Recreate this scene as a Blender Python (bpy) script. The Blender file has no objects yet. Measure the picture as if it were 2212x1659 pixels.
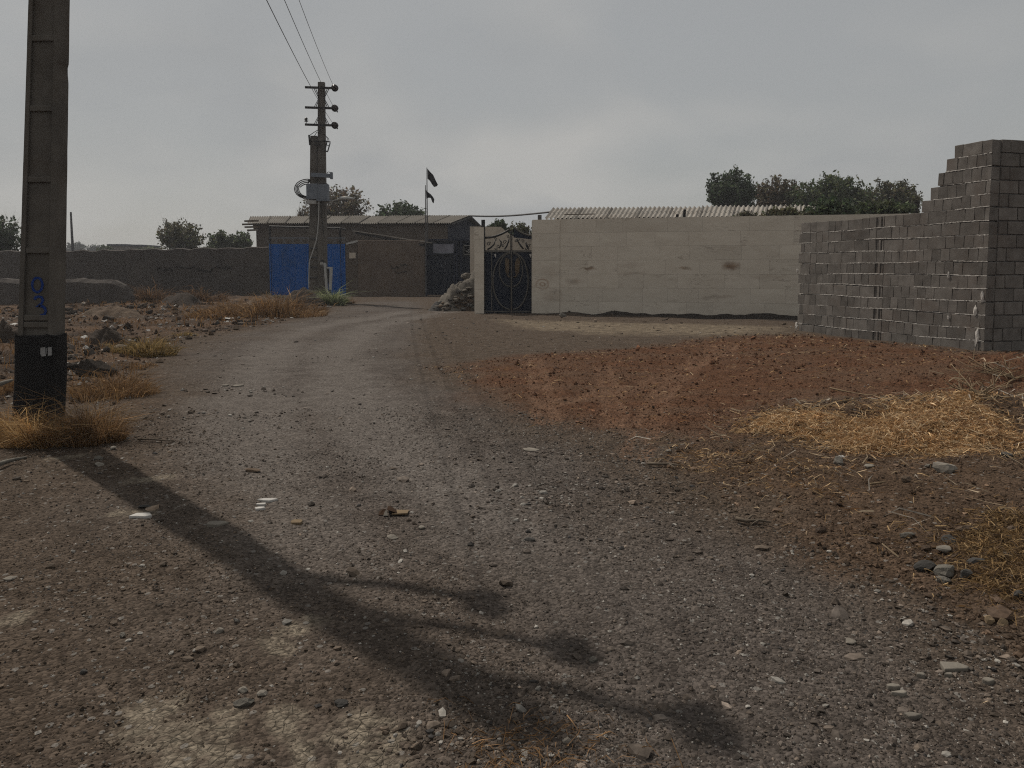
import bpy, bmesh, math, random
import numpy as np
from mathutils import Vector, Matrix, Quaternion

# ------------------------------------------------------------------ camera, world, sun, exposure
sc = bpy.context.scene
COL = sc.collection
R = math.radians
CAM_Z = 1.4
PITCH = R(4.0)
FOC, CX, CY = 1671.0, 1106.0, 829.5         # photograph measured on a 2212 x 1659 grid
SHIFT = 131.0
cam_d = bpy.data.cameras.new('camera')
cam = bpy.data.objects.new('camera', cam_d); COL.objects.link(cam)
cam_d.sensor_width = 36.0
cam_d.lens = 36.0 * FOC / 2212.0
cam_d.shift_y = -SHIFT / 2212.0
cam_d.clip_start = 0.05; cam_d.clip_end = 20000
cam.location = (0, 0, CAM_Z)
cam.rotation_euler = (math.pi / 2 - PITCH, 0, 0)
sc.camera = cam

SUN_EL = R(52.0)
SHD = Vector((0.641, -0.767)).normalized()   # ground direction in which shadows fall
sun_dir = Vector((SHD.x * math.cos(SUN_EL), SHD.y * math.cos(SUN_EL), -math.sin(SUN_EL)))
sd = bpy.data.lights.new('sun', 'SUN'); sun = bpy.data.objects.new('sun', sd); COL.objects.link(sun)
sd.energy = 5.0; sd.angle = R(0.6); sd.color = (1.0, 0.93, 0.83)
sun.rotation_euler = sun_dir.to_track_quat('-Z', 'Y').to_euler()
sun.location = (-30, 40, 60)

world = bpy.data.worlds.new('World'); sc.world = world; world.use_nodes = True
wn = world.node_tree.nodes; wl = world.node_tree.links
wn.clear()
w_out = wn.new('ShaderNodeOutputWorld'); w_bg = wn.new('ShaderNodeBackground')
w_sky = wn.new('ShaderNodeTexSky'); w_sky.sky_type = 'NISHITA'; w_sky.sun_disc = False
w_sky.sun_elevation = SUN_EL
w_sky.sun_rotation = math.atan2(-SHD.x, -SHD.y)
w_sky.air_density = 1.4; w_sky.dust_density = 4.0; w_sky.ozone_density = 1.0; w_sky.altitude = 1100
w_bg.inputs['Strength'].default_value = 0.074
w_tc = wn.new('ShaderNodeTexCoord')
w_sep = wn.new('ShaderNodeSeparateXYZ'); wl.new(w_tc.outputs['Generated'], w_sep.inputs[0])
def wmath(op, a, b):
    n = wn.new('ShaderNodeMath'); n.operation = op
    for i, s in enumerate((a, b)):
        if isinstance(s, (int, float)): n.inputs[i].default_value = s
        else: wl.new(s, n.inputs[i])
    return n.outputs[0]
w_zc = wmath('MAXIMUM', w_sep.outputs['Z'], 0.0)
w_den = wmath('ADD', w_zc, 0.34)
w_cmb = wn.new('ShaderNodeCombineXYZ')
wl.new(wmath('DIVIDE', w_sep.outputs['X'], w_den), w_cmb.inputs[0])
wl.new(wmath('DIVIDE', w_sep.outputs['Y'], w_den), w_cmb.inputs[1])
w_cmb.inputs[2].default_value = 3.7
w_n1 = wn.new('ShaderNodeTexNoise'); w_n1.inputs['Scale'].default_value = 1.5
w_n1.inputs['Detail'].default_value = 3.5; w_n1.inputs['Roughness'].default_value = 0.45
w_n1.inputs['Distortion'].default_value = 0.25
wl.new(w_cmb.outputs[0], w_n1.inputs['Vector'])
w_r1 = wn.new('ShaderNodeValToRGB')                      # cloud cover
w_r1.color_ramp.elements[0].position = 0.40; w_r1.color_ramp.elements[0].color = (0, 0, 0, 1)
w_r1.color_ramp.elements[1].position = 0.62; w_r1.color_ramp.elements[1].color = (1, 1, 1, 1)
wl.new(w_n1.outputs[0], w_r1.inputs[0])
w_n2 = wn.new('ShaderNodeTexNoise'); w_n2.inputs['Scale'].default_value = 2.3
w_n2.inputs['Detail'].default_value = 3.0; w_n2.inputs['Roughness'].default_value = 0.42
wl.new(w_cmb.outputs[0], w_n2.inputs['Vector'])
w_r2 = wn.new('ShaderNodeValToRGB')                      # thickness: thick cloud is greyer underneath
w_r2.color_ramp.elements[0].position = 0.40; w_r2.color_ramp.elements[0].color = (10.2, 10.1, 9.75, 1)
w_r2.color_ramp.elements[1].position = 0.68; w_r2.color_ramp.elements[1].color = (7.8, 8.0, 8.1, 1)
wl.new(w_n2.outputs[0], w_r2.inputs[0])
w_hz = wn.new('ShaderNodeMix'); w_hz.data_type = 'RGBA'  # thin dust veil all over the sky
w_hz.inputs['Factor'].default_value = 0.78
wl.new(w_sky.outputs[0], w_hz.inputs['A']); w_hz.inputs['B'].default_value = (9.1, 9.15, 8.95, 1)
w_cl = wn.new('ShaderNodeMix'); w_cl.data_type = 'RGBA'
w_cf = wmath('MULTIPLY', w_r1.outputs[0], 0.9)
wl.new(w_cf, w_cl.inputs['Factor'])
wl.new(w_hz.outputs['Result'], w_cl.inputs['A']); wl.new(w_r2.outputs[0], w_cl.inputs['B'])
wl.new(w_cl.outputs['Result'], w_bg.inputs['Color'])
wl.new(w_bg.outputs[0], w_out.inputs[0])

sc.view_settings.view_transform = 'Standard'; sc.view_settings.look = 'None'
sc.view_settings.gamma = 1.0; sc.view_settings.use_curve_mapping = False
sc.view_settings.exposure = -0.78
sc.cycles.use_denoising = False
sc.cycles.adaptive_threshold = 0.006
sc.cycles.filter_width = 1.15

# ------------------------------------------------------------------ picture grid -> place
def ray(u, v):
    xc = (u - CX) / FOC; yc = (CY - v - SHIFT) / FOC
    cp, sp = math.cos(PITCH), math.sin(PITCH)
    return Vector((xc, cp + yc * sp, -sp + yc * cp))
def P(u, v, Y):
    d = ray(u, v); t = Y / d.y
    return Vector((d.x * t, Y, CAM_Z + d.z * t))
def G(u, v, z=0.0):
    d = ray(u, v); t = (z - CAM_Z) / d.z
    return Vector((d.x * t, d.y * t, z))

# ------------------------------------------------------------------ numpy noise
def vnoise(x, y, seed=0):
    x = np.asarray(x, dtype=np.float64); y = np.asarray(y, dtype=np.float64)
    xi = np.floor(x).astype(np.int64); yi = np.floor(y).astype(np.int64)
    fx = x - xi; fy = y - yi
    fx = fx * fx * fx * (fx * (fx * 6 - 15) + 10); fy = fy * fy * fy * (fy * (fy * 6 - 15) + 10)
    def h(a, b):
        n = (a * 374761393 + b * 668265263 + seed * 1442695041) & 0xffffffff
        n = ((n ^ (n >> 13)) * 1274126177) & 0xffffffff
        n = n ^ (n >> 16)
        return (n & 0xffff) / 65535.0 * 2 - 1
    a = h(xi, yi); b = h(xi + 1, yi); c = h(xi, yi + 1); d = h(xi + 1, yi + 1)
    return (a * (1 - fx) + b * fx) * (1 - fy) + (c * (1 - fx) + d * fx) * fy
def fbm(x, y, seed=0, oct=4):
    s = 0; a = 1.0; t = 0
    for i in range(oct):
        s = s + a * vnoise(x * 2 ** i + 17.3 * i, y * 2 ** i - 9.1 * i, seed + i); t += a; a *= 0.5
    return s / t
def sstep(a, b, x):
    t = np.clip((x - a) / (b - a), 0, 1); return t * t * (3 - 2 * t)
def sdist(px, py, poly):
    """signed distance to polygon, negative inside"""
    px = np.asarray(px, float); py = np.asarray(py, float)
    best = np.full(px.shape, 1e18); inside = np.zeros(px.shape, bool)
    n = len(poly)
    for i in range(n):
        ax, ay = poly[i]; bx, by = poly[(i + 1) % n]
        ex, ey = bx - ax, by - ay
        t = np.clip(((px - ax) * ex + (py - ay) * ey) / (ex * ex + ey * ey + 1e-12), 0, 1)
        best = np.minimum(best, (px - ax - t * ex) ** 2 + (py - ay - t * ey) ** 2)
        c = ((ay > py) != (by > py)) & (px < (bx - ax) * (py - ay) / (by - ay + 1e-12) + ax)
        inside ^= c
    d = np.sqrt(best)
    return np.where(inside, -d, d)
def pdist(px, py, line):
    px = np.asarray(px, float); py = np.asarray(py, float)
    best = np.full(px.shape, 1e18)
    for (ax, ay), (bx, by) in zip(line[:-1], line[1:]):
        ex, ey = bx - ax, by - ay
        t = np.clip(((px - ax) * ex + (py - ay) * ey) / (ex * ex + ey * ey + 1e-12), 0, 1)
        best = np.minimum(best, (px - ax - t * ex) ** 2 + (py - ay - t * ey) ** 2)
    return np.sqrt(best)
def g2(u, v):
    p = G(u, v); return (p.x, p.y)

# ------------------------------------------------------------------ lie of the land
ROAD = [(-9, -3), (6, -3)] + [g2(2300, 1640), g2(2180, 1440), g2(1900, 1262), g2(1600, 1115), g2(1370, 1000),
        g2(1150, 903), g2(960, 805), g2(905, 745), g2(930, 705), g2(920, 668), (-5.2, 41.5), (-9.5, 41.5)] + \
       [g2(775, 650), g2(640, 690), g2(410, 735), g2(330, 800), g2(285, 880)] + [(-7.0, 5.5), (-9, 3.5)]
RED = [g2(930, 794), g2(1130, 768), g2(1400, 748), g2(1560, 730), g2(1725, 721), g2(2110, 762), (9.0, 13.6), (13, 12), (12, 7.6),
       g2(2260, 880), g2(1980, 880), g2(1700, 880), g2(1560, 945), g2(1400, 958), g2(1190, 908), g2(1060, 855)]
BROWN = [g2(1700, 885), g2(1520, 950), g2(1380, 1000), g2(1600, 1115), g2(1900, 1262), g2(2180, 1440), (2.5, 1.9), (9, 1.0), (12, 7.8), (5.3, 7.9)]
VERGE = [g2(285, 880), g2(330, 800), g2(410, 735), g2(640, 690), g2(775, 650), (-9.5, 40.5), (-40, 40.5), (-40, 8), (-7.5, 7.2)]
PALE = [g2(1080, 690), g2(1300, 694), g2(1700, 706), g2(1715, 728), g2(1500, 728), g2(1250, 722), g2(1120, 708)]
TRACKS = [[g2(600, 1545), g2(660, 1625), g2(690, 1700)], [g2(487, 1545), g2(480, 1620), g2(470, 1700)],
          [g2(330, 1530), g2(310, 1570), g2(400, 1600), g2(380, 1660)], [g2(770, 1590), g2(820, 1610), g2(800, 1680)],
          [g2(640, 1350), g2(670, 1340)], [g2(590, 1385), g2(600, 1400)], [g2(15, 1345), g2(40, 1340)],
          [g2(250, 1112), g2(330, 1108)], [g2(120, 990), g2(170, 985)], [g2(290, 1040), g2(350, 1035)]]
TYRES = [[g2(1585, 745), g2(1560, 765), g2(1480, 800), g2(1430, 850), g2(1395, 920), g2(1370, 985)],
         [g2(1545, 745), g2(1490, 790), g2(1400, 825), g2(1290, 850), g2(1180, 872)],
         [g2(1300, 790), g2(1320, 850), g2(1330, 920)],
         [g2(1155, 775), g2(1168, 840), g2(1180, 905)]]
TRACKLINE = [g2(900, 655), g2(820, 690), g2(690, 760), g2(760, 880), g2(1000, 1050), g2(1350, 1300), g2(1800, 1660), g2(2300, 2100)]
def grey(x, y):
    return 0.78 * sstep(2.9, 0.3, pdist(x, y, TRACKLINE) * (1.2 - 0.62 * sstep(5, 14, y)) + 1.2 * fbm(x / 1.4, y / 1.4, 15, 4))
RUTS = [[g2(960, 672), g2(800, 705), g2(735, 745), g2(730, 830), g2(800, 930), g2(980, 1080), g2(1240, 1300), g2(1650, 1660)],
        [g2(880, 672), g2(690, 705), g2(590, 745), g2(540, 830), g2(560, 960), g2(640, 1180), g2(800, 1660)]]

def bump(x, y, cx, cy, rx, ry, h):
    q = ((x - cx) / rx) ** 2 + ((y - cy) / ry) ** 2
    return h * np.exp(-q)
def H(x, y):
    x = np.asarray(x, float); y = np.asarray(y, float)
    r = np.sqrt(x * x + y * y)
    z = 0.035 * fbm(x / 2.3, y / 2.3, 1, 3) + 0.016 * fbm(x / 0.45, y / 0.45, 5, 3)
    z = z + 0.007 * fbm(x / 0.075, y / 0.075, 9, 2) * sstep(14, 6, r)
    dr = sdist(x, y, RED); db = sdist(x, y, BROWN); dv = sdist(x, y, VERGE)
    mr = sstep(0.25, -0.5, dr); mb = sstep(0.15, -0.5, db); mv = sstep(0.2, -1.2, dv)
    z = z + mr * (0.028 * fbm(x / 0.28, y / 0.16, 21, 3) + 0.012 * fbm(x / 0.09, y / 0.09, 23, 2) + 0.02)
    z = z + mb * (0.03 * fbm(x / 0.3, y / 0.3, 31, 3) + 0.05)
    z = z + mv * (0.16 * np.abs(fbm(x / 1.5, y / 1.5, 41, 3)) + 0.07 * fbm(x / 0.4, y / 0.4, 43, 3))
    # soil banks on the right
    z = z + bump(x, y, 3.9, 6.7, 2.0, 0.75, 0.24) + bump(x, y, 3.0, 4.6, 1.2, 0.8, 0.13) + bump(x, y, 2.7, 3.6, 0.8, 0.7, 0.08)
    mound = bump(x, y, 6.6, 9.3, 1.9, 1.0, 0.30)
    z = z + mound + mound * 0.5 * fbm(x / 0.22, y / 0.22, 51, 3)
    # compacted wheel paths
    for ln in RUTS:
        z = z - 0.014 * np.exp(-(pdist(x, y, ln) / 0.35) ** 2)
    for ln in TYRES:
        z = z - 0.02 * np.exp(-(pdist(x, y, ln) / 0.17) ** 2)
    # dirt thrown up at the foot of the stone wall
    wl_ = [(0.9, 24.15), (5, 23.05), (8.6, 22.1)]
    z = z + 0.13 * np.exp(-(pdist(x, y, wl_) / 0.55) ** 2) * (0.6 + 0.9 * fbm(x / 0.8, y / 0.8, 61, 3)) * sstep(1.0, 2.2, x)
    # the ground under the poles, the yard walls and the block wall stays near level
    return z * sstep(400, 60, r)
def H1(x, y): return float(H(np.array([x]), np.array([y]))[0])
def GH(u, v):
    z = 0.0
    for _ in range(6):
        p = G(u, v, z); z = H1(p.x, p.y)
    return Vector((p.x, p.y, z))

# ------------------------------------------------------------------ materials
MATS = {}
def new_mat(name):
    m = bpy.data.materials.new(name); m.use_nodes = True
    nt = m.node_tree
    b = nt.nodes['Principled BSDF']
    return m, nt, b
def nmath(nt, op, a, b=None, c=None):
    n = nt.nodes.new('ShaderNodeMath'); n.operation = op
    for i, s in enumerate((a, b, c)):
        if s is None: continue
        if isinstance(s, (int, float)): n.inputs[i].default_value = s
        else: nt.links.new(s, n.inputs[i])
    return n.outputs[0]
def nmix(nt, f, a, b, blend='MIX'):
    n = nt.nodes.new('ShaderNodeMix'); n.data_type = 'RGBA'; n.blend_type = blend
    for k, s in (('Factor', f), ('A', a), ('B', b)):
        if isinstance(s, (int, float)): n.inputs[k].default_value = s
        elif isinstance(s, tuple): n.inputs[k].default_value = s + (1,) if len(s) == 3 else s
        else: nt.links.new(s, n.inputs[k])
    return n.outputs['Result']
def nnoise(nt, vec, scale, detail=3, rough=0.55, dist=0.0):
    n = nt.nodes.new('ShaderNodeTexNoise')
    n.inputs['Scale'].default_value = scale; n.inputs['Detail'].default_value = detail
    n.inputs['Roughness'].default_value = rough; n.inputs['Distortion'].default_value = dist
    if vec is not None: nt.links.new(vec, n.inputs['Vector'])
    return n.outputs[0]
def nramp(nt, f, p0, p1, c0=(0, 0, 0), c1=(1, 1, 1)):
    n = nt.nodes.new('ShaderNodeValToRGB')
    e = n.color_ramp.elements
    e[0].position = p0; e[0].color = c0 + (1,); e[1].position = p1; e[1].color = c1 + (1,)
    nt.links.new(f, n.inputs[0]); return n.outputs[0]
def nmap(nt, vec, scale):
    n = nt.nodes.new('ShaderNodeMapping'); n.inputs['Scale'].default_value = scale
    nt.links.new(vec, n.inputs['Vector']); return n.outputs[0]
def nbump(nt, h, strength, dist=0.01, nrm=None):
    n = nt.nodes.new('ShaderNodeBump'); n.inputs['Strength'].default_value = strength
    n.inputs['Distance'].default_value = dist
    nt.links.new(h, n.inputs['Height'])
    if nrm is not None: nt.links.new(nrm, n.inputs['Normal'])
    return n.outputs[0]
def mat(name, c0, c1=None, scale=6.0, rough=0.85, bump=0.25, bscale=None, bdist=0.006, rand=0.0, stretch=(1, 1, 1), metallic=0.0,
        stain=None, stain_scale=1.5, spec=0.12, coords='pos'):
    """weathered surface: two tones broken up by noise, optional stains, fine relief, tone varied per piece"""
    if name in MATS: return MATS[name]
    m, nt, b = new_mat(name)
    if coords == 'pos':
        v = nt.nodes.new('ShaderNodeNewGeometry').outputs['Position']
    else:
        v = nt.nodes.new('ShaderNodeTexCoord').outputs['Object']
    v = nmap(nt, v, stretch)
    c1 = c1 or tuple(x * 0.72 for x in c0)
    n1 = nnoise(nt, v, scale, 5, 0.6)
    col = nmix(nt, nramp(nt, n1, 0.32, 0.68), c1, c0)
    n2 = nnoise(nt, v, scale * 9, 3, 0.6)
    col = nmix(nt, nmath(nt, 'MULTIPLY', nramp(nt, n2, 0.35, 0.75), 0.3), col, tuple(x * 0.55 for x in c0))
    if stain:
        ns = nnoise(nt, v, stain_scale, 4, 0.65, 0.4)
        col = nmix(nt, nmath(nt, 'MULTIPLY', nramp(nt, ns, 0.5, 0.72), 0.75), col, stain)
    if rand:
        oi = nt.nodes.new('ShaderNodeObjectInfo')
        f = nmath(nt, 'MULTIPLY_ADD', oi.outputs['Random'], rand * 2, 1 - rand)
        vm = nt.nodes.new('ShaderNodeVectorMath'); vm.operation = 'SCALE'
        nt.links.new(col, vm.inputs[0]); nt.links.new(f, vm.inputs['Scale']); col = vm.outputs[0]
    nt.links.new(col, b.inputs['Base Color'])
    b.inputs['Roughness'].default_value = rough; b.inputs['Metallic'].default_value = metallic
    b.inputs['Specular IOR Level'].default_value = spec
    if bump:
        nb = nnoise(nt, v, bscale or scale * 7, 5, 0.65)
        nt.links.new(nbump(nt, nb, bump, bdist), b.inputs['Normal'])
    MATS[name] = m
    return m
def attr_mat(name, rough=0.9, bump=0.3, bscale=60, bdist=0.004, trans=0.0, spec=0.25):
    """colour carried by the pieces themselves (attribute 'col')"""
    if name in MATS: return MATS[name]
    m, nt, b = new_mat(name)
    a = nt.nodes.new('ShaderNodeAttribute'); a.attribute_name = 'col'
    v = nt.nodes.new('ShaderNodeNewGeometry').outputs['Position']
    n = nnoise(nt, v, bscale * 0.5, 3)
    col = nmix(nt, nmath(nt, 'MULTIPLY', nramp(nt, n, 0.35, 0.7), 0.45), a.outputs['Color'], (0, 0, 0), 'MIX')
    nt.links.new(col, b.inputs['Base Color'])
    b.inputs['Roughness'].default_value = rough; b.inputs['Specular IOR Level'].default_value = spec
    if bump: nt.links.new(nbump(nt, nnoise(nt, v, bscale, 4), bump, bdist), b.inputs['Normal'])
    if trans:
        t = nt.nodes.new('ShaderNodeBsdfTranslucent'); nt.links.new(a.outputs['Color'], t.inputs['Color'])
        mx = nt.nodes.new('ShaderNodeMixShader'); mx.inputs[0].default_value = trans
        nt.links.new(b.outputs[0], mx.inputs[1]); nt.links.new(t.outputs[0], mx.inputs[2])
        nt.links.new(mx.outputs[0], nt.nodes['Material Output'].inputs['Surface'])
    MATS[name] = m
    return m

# ------------------------------------------------------------------ mesh helpers
ORG = {}
def np_mesh(name, V, F, cols=None, smooth=False):
    me = bpy.data.meshes.new(name)
    V = np.ascontiguousarray(V, dtype=np.float32); F = np.ascontiguousarray(F, dtype=np.int32)
    k = F.shape[1]
    me.vertices.add(len(V)); me.vertices.foreach_set('co', V.ravel())
    me.loops.add(F.size); me.loops.foreach_set('vertex_index', F.ravel())
    me.polygons.add(len(F)); me.polygons.foreach_set('loop_start', np.arange(0, F.size, k, dtype=np.int32))
    me.polygons.foreach_set('loop_total', np.full(len(F), k, dtype=np.int32))
    me.polygons.foreach_set('use_smooth', np.full(len(F), smooth, dtype=bool))
    me.update(calc_edges=True)
    if cols is not None:
        a = me.attributes.new('col', 'FLOAT_COLOR', 'POINT')
        c = np.ones((len(V), 4), dtype=np.float32); c[:, :3] = cols
        a.data.foreach_set('color', c.ravel())
    return me
class MB:
    def __init__(s): s.v = []; s.f = []
    def quad(s, *pts):
        i = len(s.v); s.v += [Vector(p) for p in pts]; s.f.append(tuple(range(i, i + len(pts)))); return s
    def hexa(s, c):                 # 8 corners: bottom ring 0-3, top ring 4-7
        i = len(s.v); s.v += [Vector(p) for p in c]
        for q in ((3, 2, 1, 0), (4, 5, 6, 7), (0, 1, 5, 4), (1, 2, 6, 5), (2, 3, 7, 6), (3, 0, 4, 7)):
            s.f.append(tuple(i + k for k in q))
        return s
    def box(s, c, size, rz=0.0, M=None):
        x, y, z = (k / 2 for k in size)
        pts = [Vector(p) for p in ((-x, -y, -z), (x, -y, -z), (x, y, -z), (-x, y, -z), (-x, -y, z), (x, -y, z), (x, y, z), (-x, y, z))]
        m = M if M is not None else Matrix.Rotation(rz, 3, 'Z')
        return s.hexa([m @ p + Vector(c) for p in pts])
    def beam(s, a, b, w, h, up=Vector((0, 0, 1))):
        a, b = Vector(a), Vector(b); d = (b - a).normalized()
        u = Vector(up)
        if abs(d.dot(u)) > 0.98: u = Vector((0, 1, 0))
        sx = d.cross(u).normalized(); uz = sx.cross(d).normalized()
        q = [(-w / 2, -h / 2), (w / 2, -h / 2), (w / 2, h / 2), (-w / 2, h / 2)]
        return s.hexa([a + sx * p + uz * r for p, r in q] + [b + sx * p + uz * r for p, r in q])
    def tube(s, pts, rad, n=8, cap=True):
        pts = [Vector(p) for p in pts]
        if isinstance(rad, (int, float)): rad = [rad] * len(pts)
        i0 = len(s.v); prev = None
        for k, p in enumerate(pts):
            d = (pts[min(k + 1, len(pts) - 1)] - pts[max(k - 1, 0)]).normalized()
            if prev is None:
                u = d.orthogonal().normalized()
            else:
                u = (prev - d * prev.dot(d)).normalized()
            prev = u; w = d.cross(u)
            for j in range(n):
                a = 2 * math.pi * j / n
                s.v.append(p + (u * math.cos(a) + w * math.sin(a)) * rad[k])
        for k in range(len(pts) - 1):
            for j in range(n):
                a = i0 + k * n + j; b = i0 + k * n + (j + 1) % n
                s.f.append((a, b, b + n, a + n))
        if cap:
            s.f.append(tuple(i0 + j for j in reversed(range(n))))
            e = i0 + (len(pts) - 1) * n
            s.f.append(tuple(e + j for j in range(n)))
        return s
    def lathe(s, base, axis, prof, n=14):
        base = Vector(base); ax = Vector(axis).normalized(); u = ax.orthogonal().normalized(); w = ax.cross(u); i0 = len(s.v)
        for r, t in prof:
            for j in range(n):
                a = 2 * math.pi * j / n
                s.v.append(base + ax * t + (u * math.cos(a) + w * math.sin(a)) * r)
        for k in range(len(prof) - 1):
            for j in range(n):
                a = i0 + k * n + j; b = i0 + k * n + (j + 1) % n
                s.f.append((a, b, b + n, a + n))
        s.f.append(tuple(i0 + j for j in reversed(range(n))))
        e = i0 + (len(prof) - 1) * n
        s.f.append(tuple(e + j for j in range(n)))
        return s
    def mesh(s, name, org=Vector((0, 0, 0)), smooth=False):
        me = bpy.data.meshes.new(name)
        me.from_pydata([v - org for v in s.v], [], s.f)
        if smooth:
            for p in me.polygons: p.use_smooth = True
        me.update()
        return me
def tag(o, label=None, cat=None, group=None, kind=None):
    for k, v in (('label', label), ('category', cat), ('group', group), ('kind', kind)):
        if v: o[k] = v
    return o
def thing(name, label, cat, loc, group=None):
    o = bpy.data.objects.new(name, None); o.empty_display_size = 0.2; COL.objects.link(o); o.location = loc
    ORG[o] = Vector(loc)
    return tag(o, label, cat, group)
def part(src, name, m, parent, smooth=False, bevel=0.0, kind=None, label=None):
    me = src.mesh(name, ORG[parent], smooth) if isinstance(src, MB) else src
    o = bpy.data.objects.new(name, me); COL.objects.link(o); o.parent = parent; ORG[o] = ORG[parent]
    me.materials.append(m)
    if bevel:
        bv = o.modifiers.new('bevel', 'BEVEL'); bv.width = bevel; bv.segments = 2; bv.limit_method = 'ANGLE'
    tag(o, label=label, kind=kind)
    return o
def solo(src, name, m, loc, label, cat, group=None, kind=None, smooth=False, bevel=0.0):
    loc = Vector(loc)
    me = src.mesh(name, loc, smooth) if isinstance(src, MB) else src
    o = bpy.data.objects.new(name, me); COL.objects.link(o); o.location = loc
    if m is not None and not me.materials: me.materials.append(m)
    if bevel:
        bv = o.modifiers.new('bevel', 'BEVEL'); bv.width = bevel; bv.segments = 2; bv.limit_method = 'ANGLE'
    ORG[o] = loc
    return tag(o, label, cat, group, kind)
def off(src):                       # world coordinates -> numpy minus origin
    return src

# ================================================================== THE GROUND
rng = np.random.default_rng(7)
def build_ground():
    fine = np.radians(np.linspace(-46, 46, 600))
    side = np.radians(np.concatenate([np.linspace(47, 90, 44), np.linspace(93, 267, 59), np.linspace(270, 313, 44)]))
    th = np.concatenate([fine, side])                 # closed ring of directions, 0 = straight ahead
    r = np.concatenate([np.geomspace(0.45, 60, 520), np.geomspace(62, 1500, 50)])
    T, Rr = np.meshgrid(th, r)
    X = Rr * np.sin(T); Y = Rr * np.cos(T)
    Z = H(X, Y)
    nr, nt_ = X.shape
    V = np.stack([X.ravel(), Y.ravel(), Z.ravel()], 1)
    V = np.vstack([V, [[0, 0, 0]]])
    a = np.arange(nr - 1)[:, None] * nt_ + np.arange(nt_)[None, :]
    b = np.arange(nr - 1)[:, None] * nt_ + (np.arange(nt_)[None, :] + 1) % nt_
    F = np.stack([a, a + nt_, b + nt_, b], -1).reshape(-1, 4)[:, ::-1]
    me = np_mesh('ground', V, F, smooth=True)
    bm_c = len(V) - 1
    # centre fan
    me2 = bmesh.new(); me2.from_mesh(me); me2.verts.ensure_lookup_table()
    for j in range(nt_):
        try: me2.faces.new((me2.verts[bm_c], me2.verts[(j + 1) % nt_], me2.verts[j]))
        except ValueError: pass
    me2.to_mesh(me); me2.free()
    x, y = V[:, 0], V[:, 1]
    w = 0.35 * fbm(x / 0.9, y / 0.9, 77, 4) + 0.1 * fbm(x / 0.15, y / 0.15, 79, 3)
    md = {}
    md['m_red'] = sstep(0.5, -0.7, sdist(x, y, RED) + 1.5 * w)
    md['m_brown'] = sstep(0.2, -0.35, sdist(x, y, BROWN) + w)
    md['m_verge'] = sstep(0.3, -0.8, sdist(x, y, VERGE) + 1.4 * w)
    md['m_road'] = grey(x, y) * sstep(0.25, -0.6, sdist(x, y, ROAD) + w)
    pl = sstep(0.5, -0.9, sdist(x, y, PALE) + 1.8 * w)
    tr = np.zeros(len(x))
    for k, ln in enumerate(TRACKS):
        wd = (0.045 if k < 2 else 0.10 if k < 4 else 0.06)
        tr = np.maximum(tr, sstep(wd * 1.5, wd * 0.3, pdist(x, y, ln) + 0.12 * w + 0.05 * fbm(x / 0.06, y / 0.06, 91, 2)))
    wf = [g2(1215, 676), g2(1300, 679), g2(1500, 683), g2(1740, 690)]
    md['m_foot_soil_shade'] = sstep(1.25, 0.75, pdist(x, y, wf) + 0.9 * w)
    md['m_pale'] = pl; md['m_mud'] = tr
    ty = np.zeros(len(x))
    for ln in TYRES: ty = np.maximum(ty, np.maximum(sstep(0.09, 0.04, np.abs(pdist(x, y, ln) - 0.08) + 0.10 * np.abs(w)), 0.35 * sstep(0.2, 0.1, pdist(x, y, ln))))
    md['m_tyre'] = ty
    rt = np.zeros(len(x))
    for ln in RUTS: rt = np.maximum(rt, sstep(0.75, 0.1, pdist(x, y, ln) + 1.0 * w) * sstep(2.5, 5.0, y))
    md['m_rut'] = rt
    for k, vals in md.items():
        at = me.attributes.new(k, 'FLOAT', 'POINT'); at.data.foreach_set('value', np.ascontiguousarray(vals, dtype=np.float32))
    o = bpy.data.objects.new('ground', me); COL.objects.link(o); o['kind'] = 'structure'
    m, nt, b = new_mat('ground')
    def A(k):
        n = nt.nodes.new('ShaderNodeAttribute'); n.attribute_name = k; return n.outputs['Fac']
    pos = nt.nodes.new('ShaderNodeNewGeometry').outputs['Position']
    n_big = nnoise(nt, pos, 0.7, 4, 0.6); n_mid = nnoise(nt, pos, 5.0, 5, 0.65); n_fin = nnoise(nt, pos, 38.0, 5, 0.7)
    vo = nt.nodes.new('ShaderNodeTexVoronoi'); vo.inputs['Scale'].default_value = 75.0; nt.links.new(pos, vo.inputs['Vector'])
    vo2 = nt.nodes.new('ShaderNodeTexVoronoi'); vo2.inputs['Scale'].default_value = 28.0; nt.links.new(pos, vo2.inputs['Vector'])
    base = nmix(nt, nramp(nt, n_mid, 0.3, 0.7), (0.060, 0.045, 0.034), (0.108, 0.083, 0.064))
    road = nmix(nt, nramp(nt, n_mid, 0.3, 0.7), (0.068, 0.058, 0.052), (0.118, 0.102, 0.092))
    road = nmix(nt, nmath(nt, 'MULTIPLY', nramp(nt, n_big, 0.45, 0.62), 0.4), road, (0.145, 0.128, 0.115))
    col = nmix(nt, A('m_road'), base, road)
    rut = nmix(nt, nramp(nt, n_mid, 0.3, 0.7), (0.135, 0.118, 0.105), (0.180, 0.160, 0.144))
    col = nmix(nt, nmath(nt, 'MULTIPLY', A('m_rut'), 0.6), col, rut)
    verge = nmix(nt, nramp(nt, n_big, 0.38, 0.62), (0.046, 0.033, 0.025), (0.110, 0.072, 0.048))
    col = nmix(nt, A('m_verge'), col, verge)
    brown = nmix(nt, nramp(nt, n_mid, 0.3, 0.7), (0.060, 0.040, 0.027), (0.108, 0.073, 0.050))
    col = nmix(nt, A('m_brown'), col, brown)
    red = nmix(nt, nramp(nt, n_mid, 0.3, 0.7), (0.070, 0.034, 0.020), (0.128, 0.066, 0.038))
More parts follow.
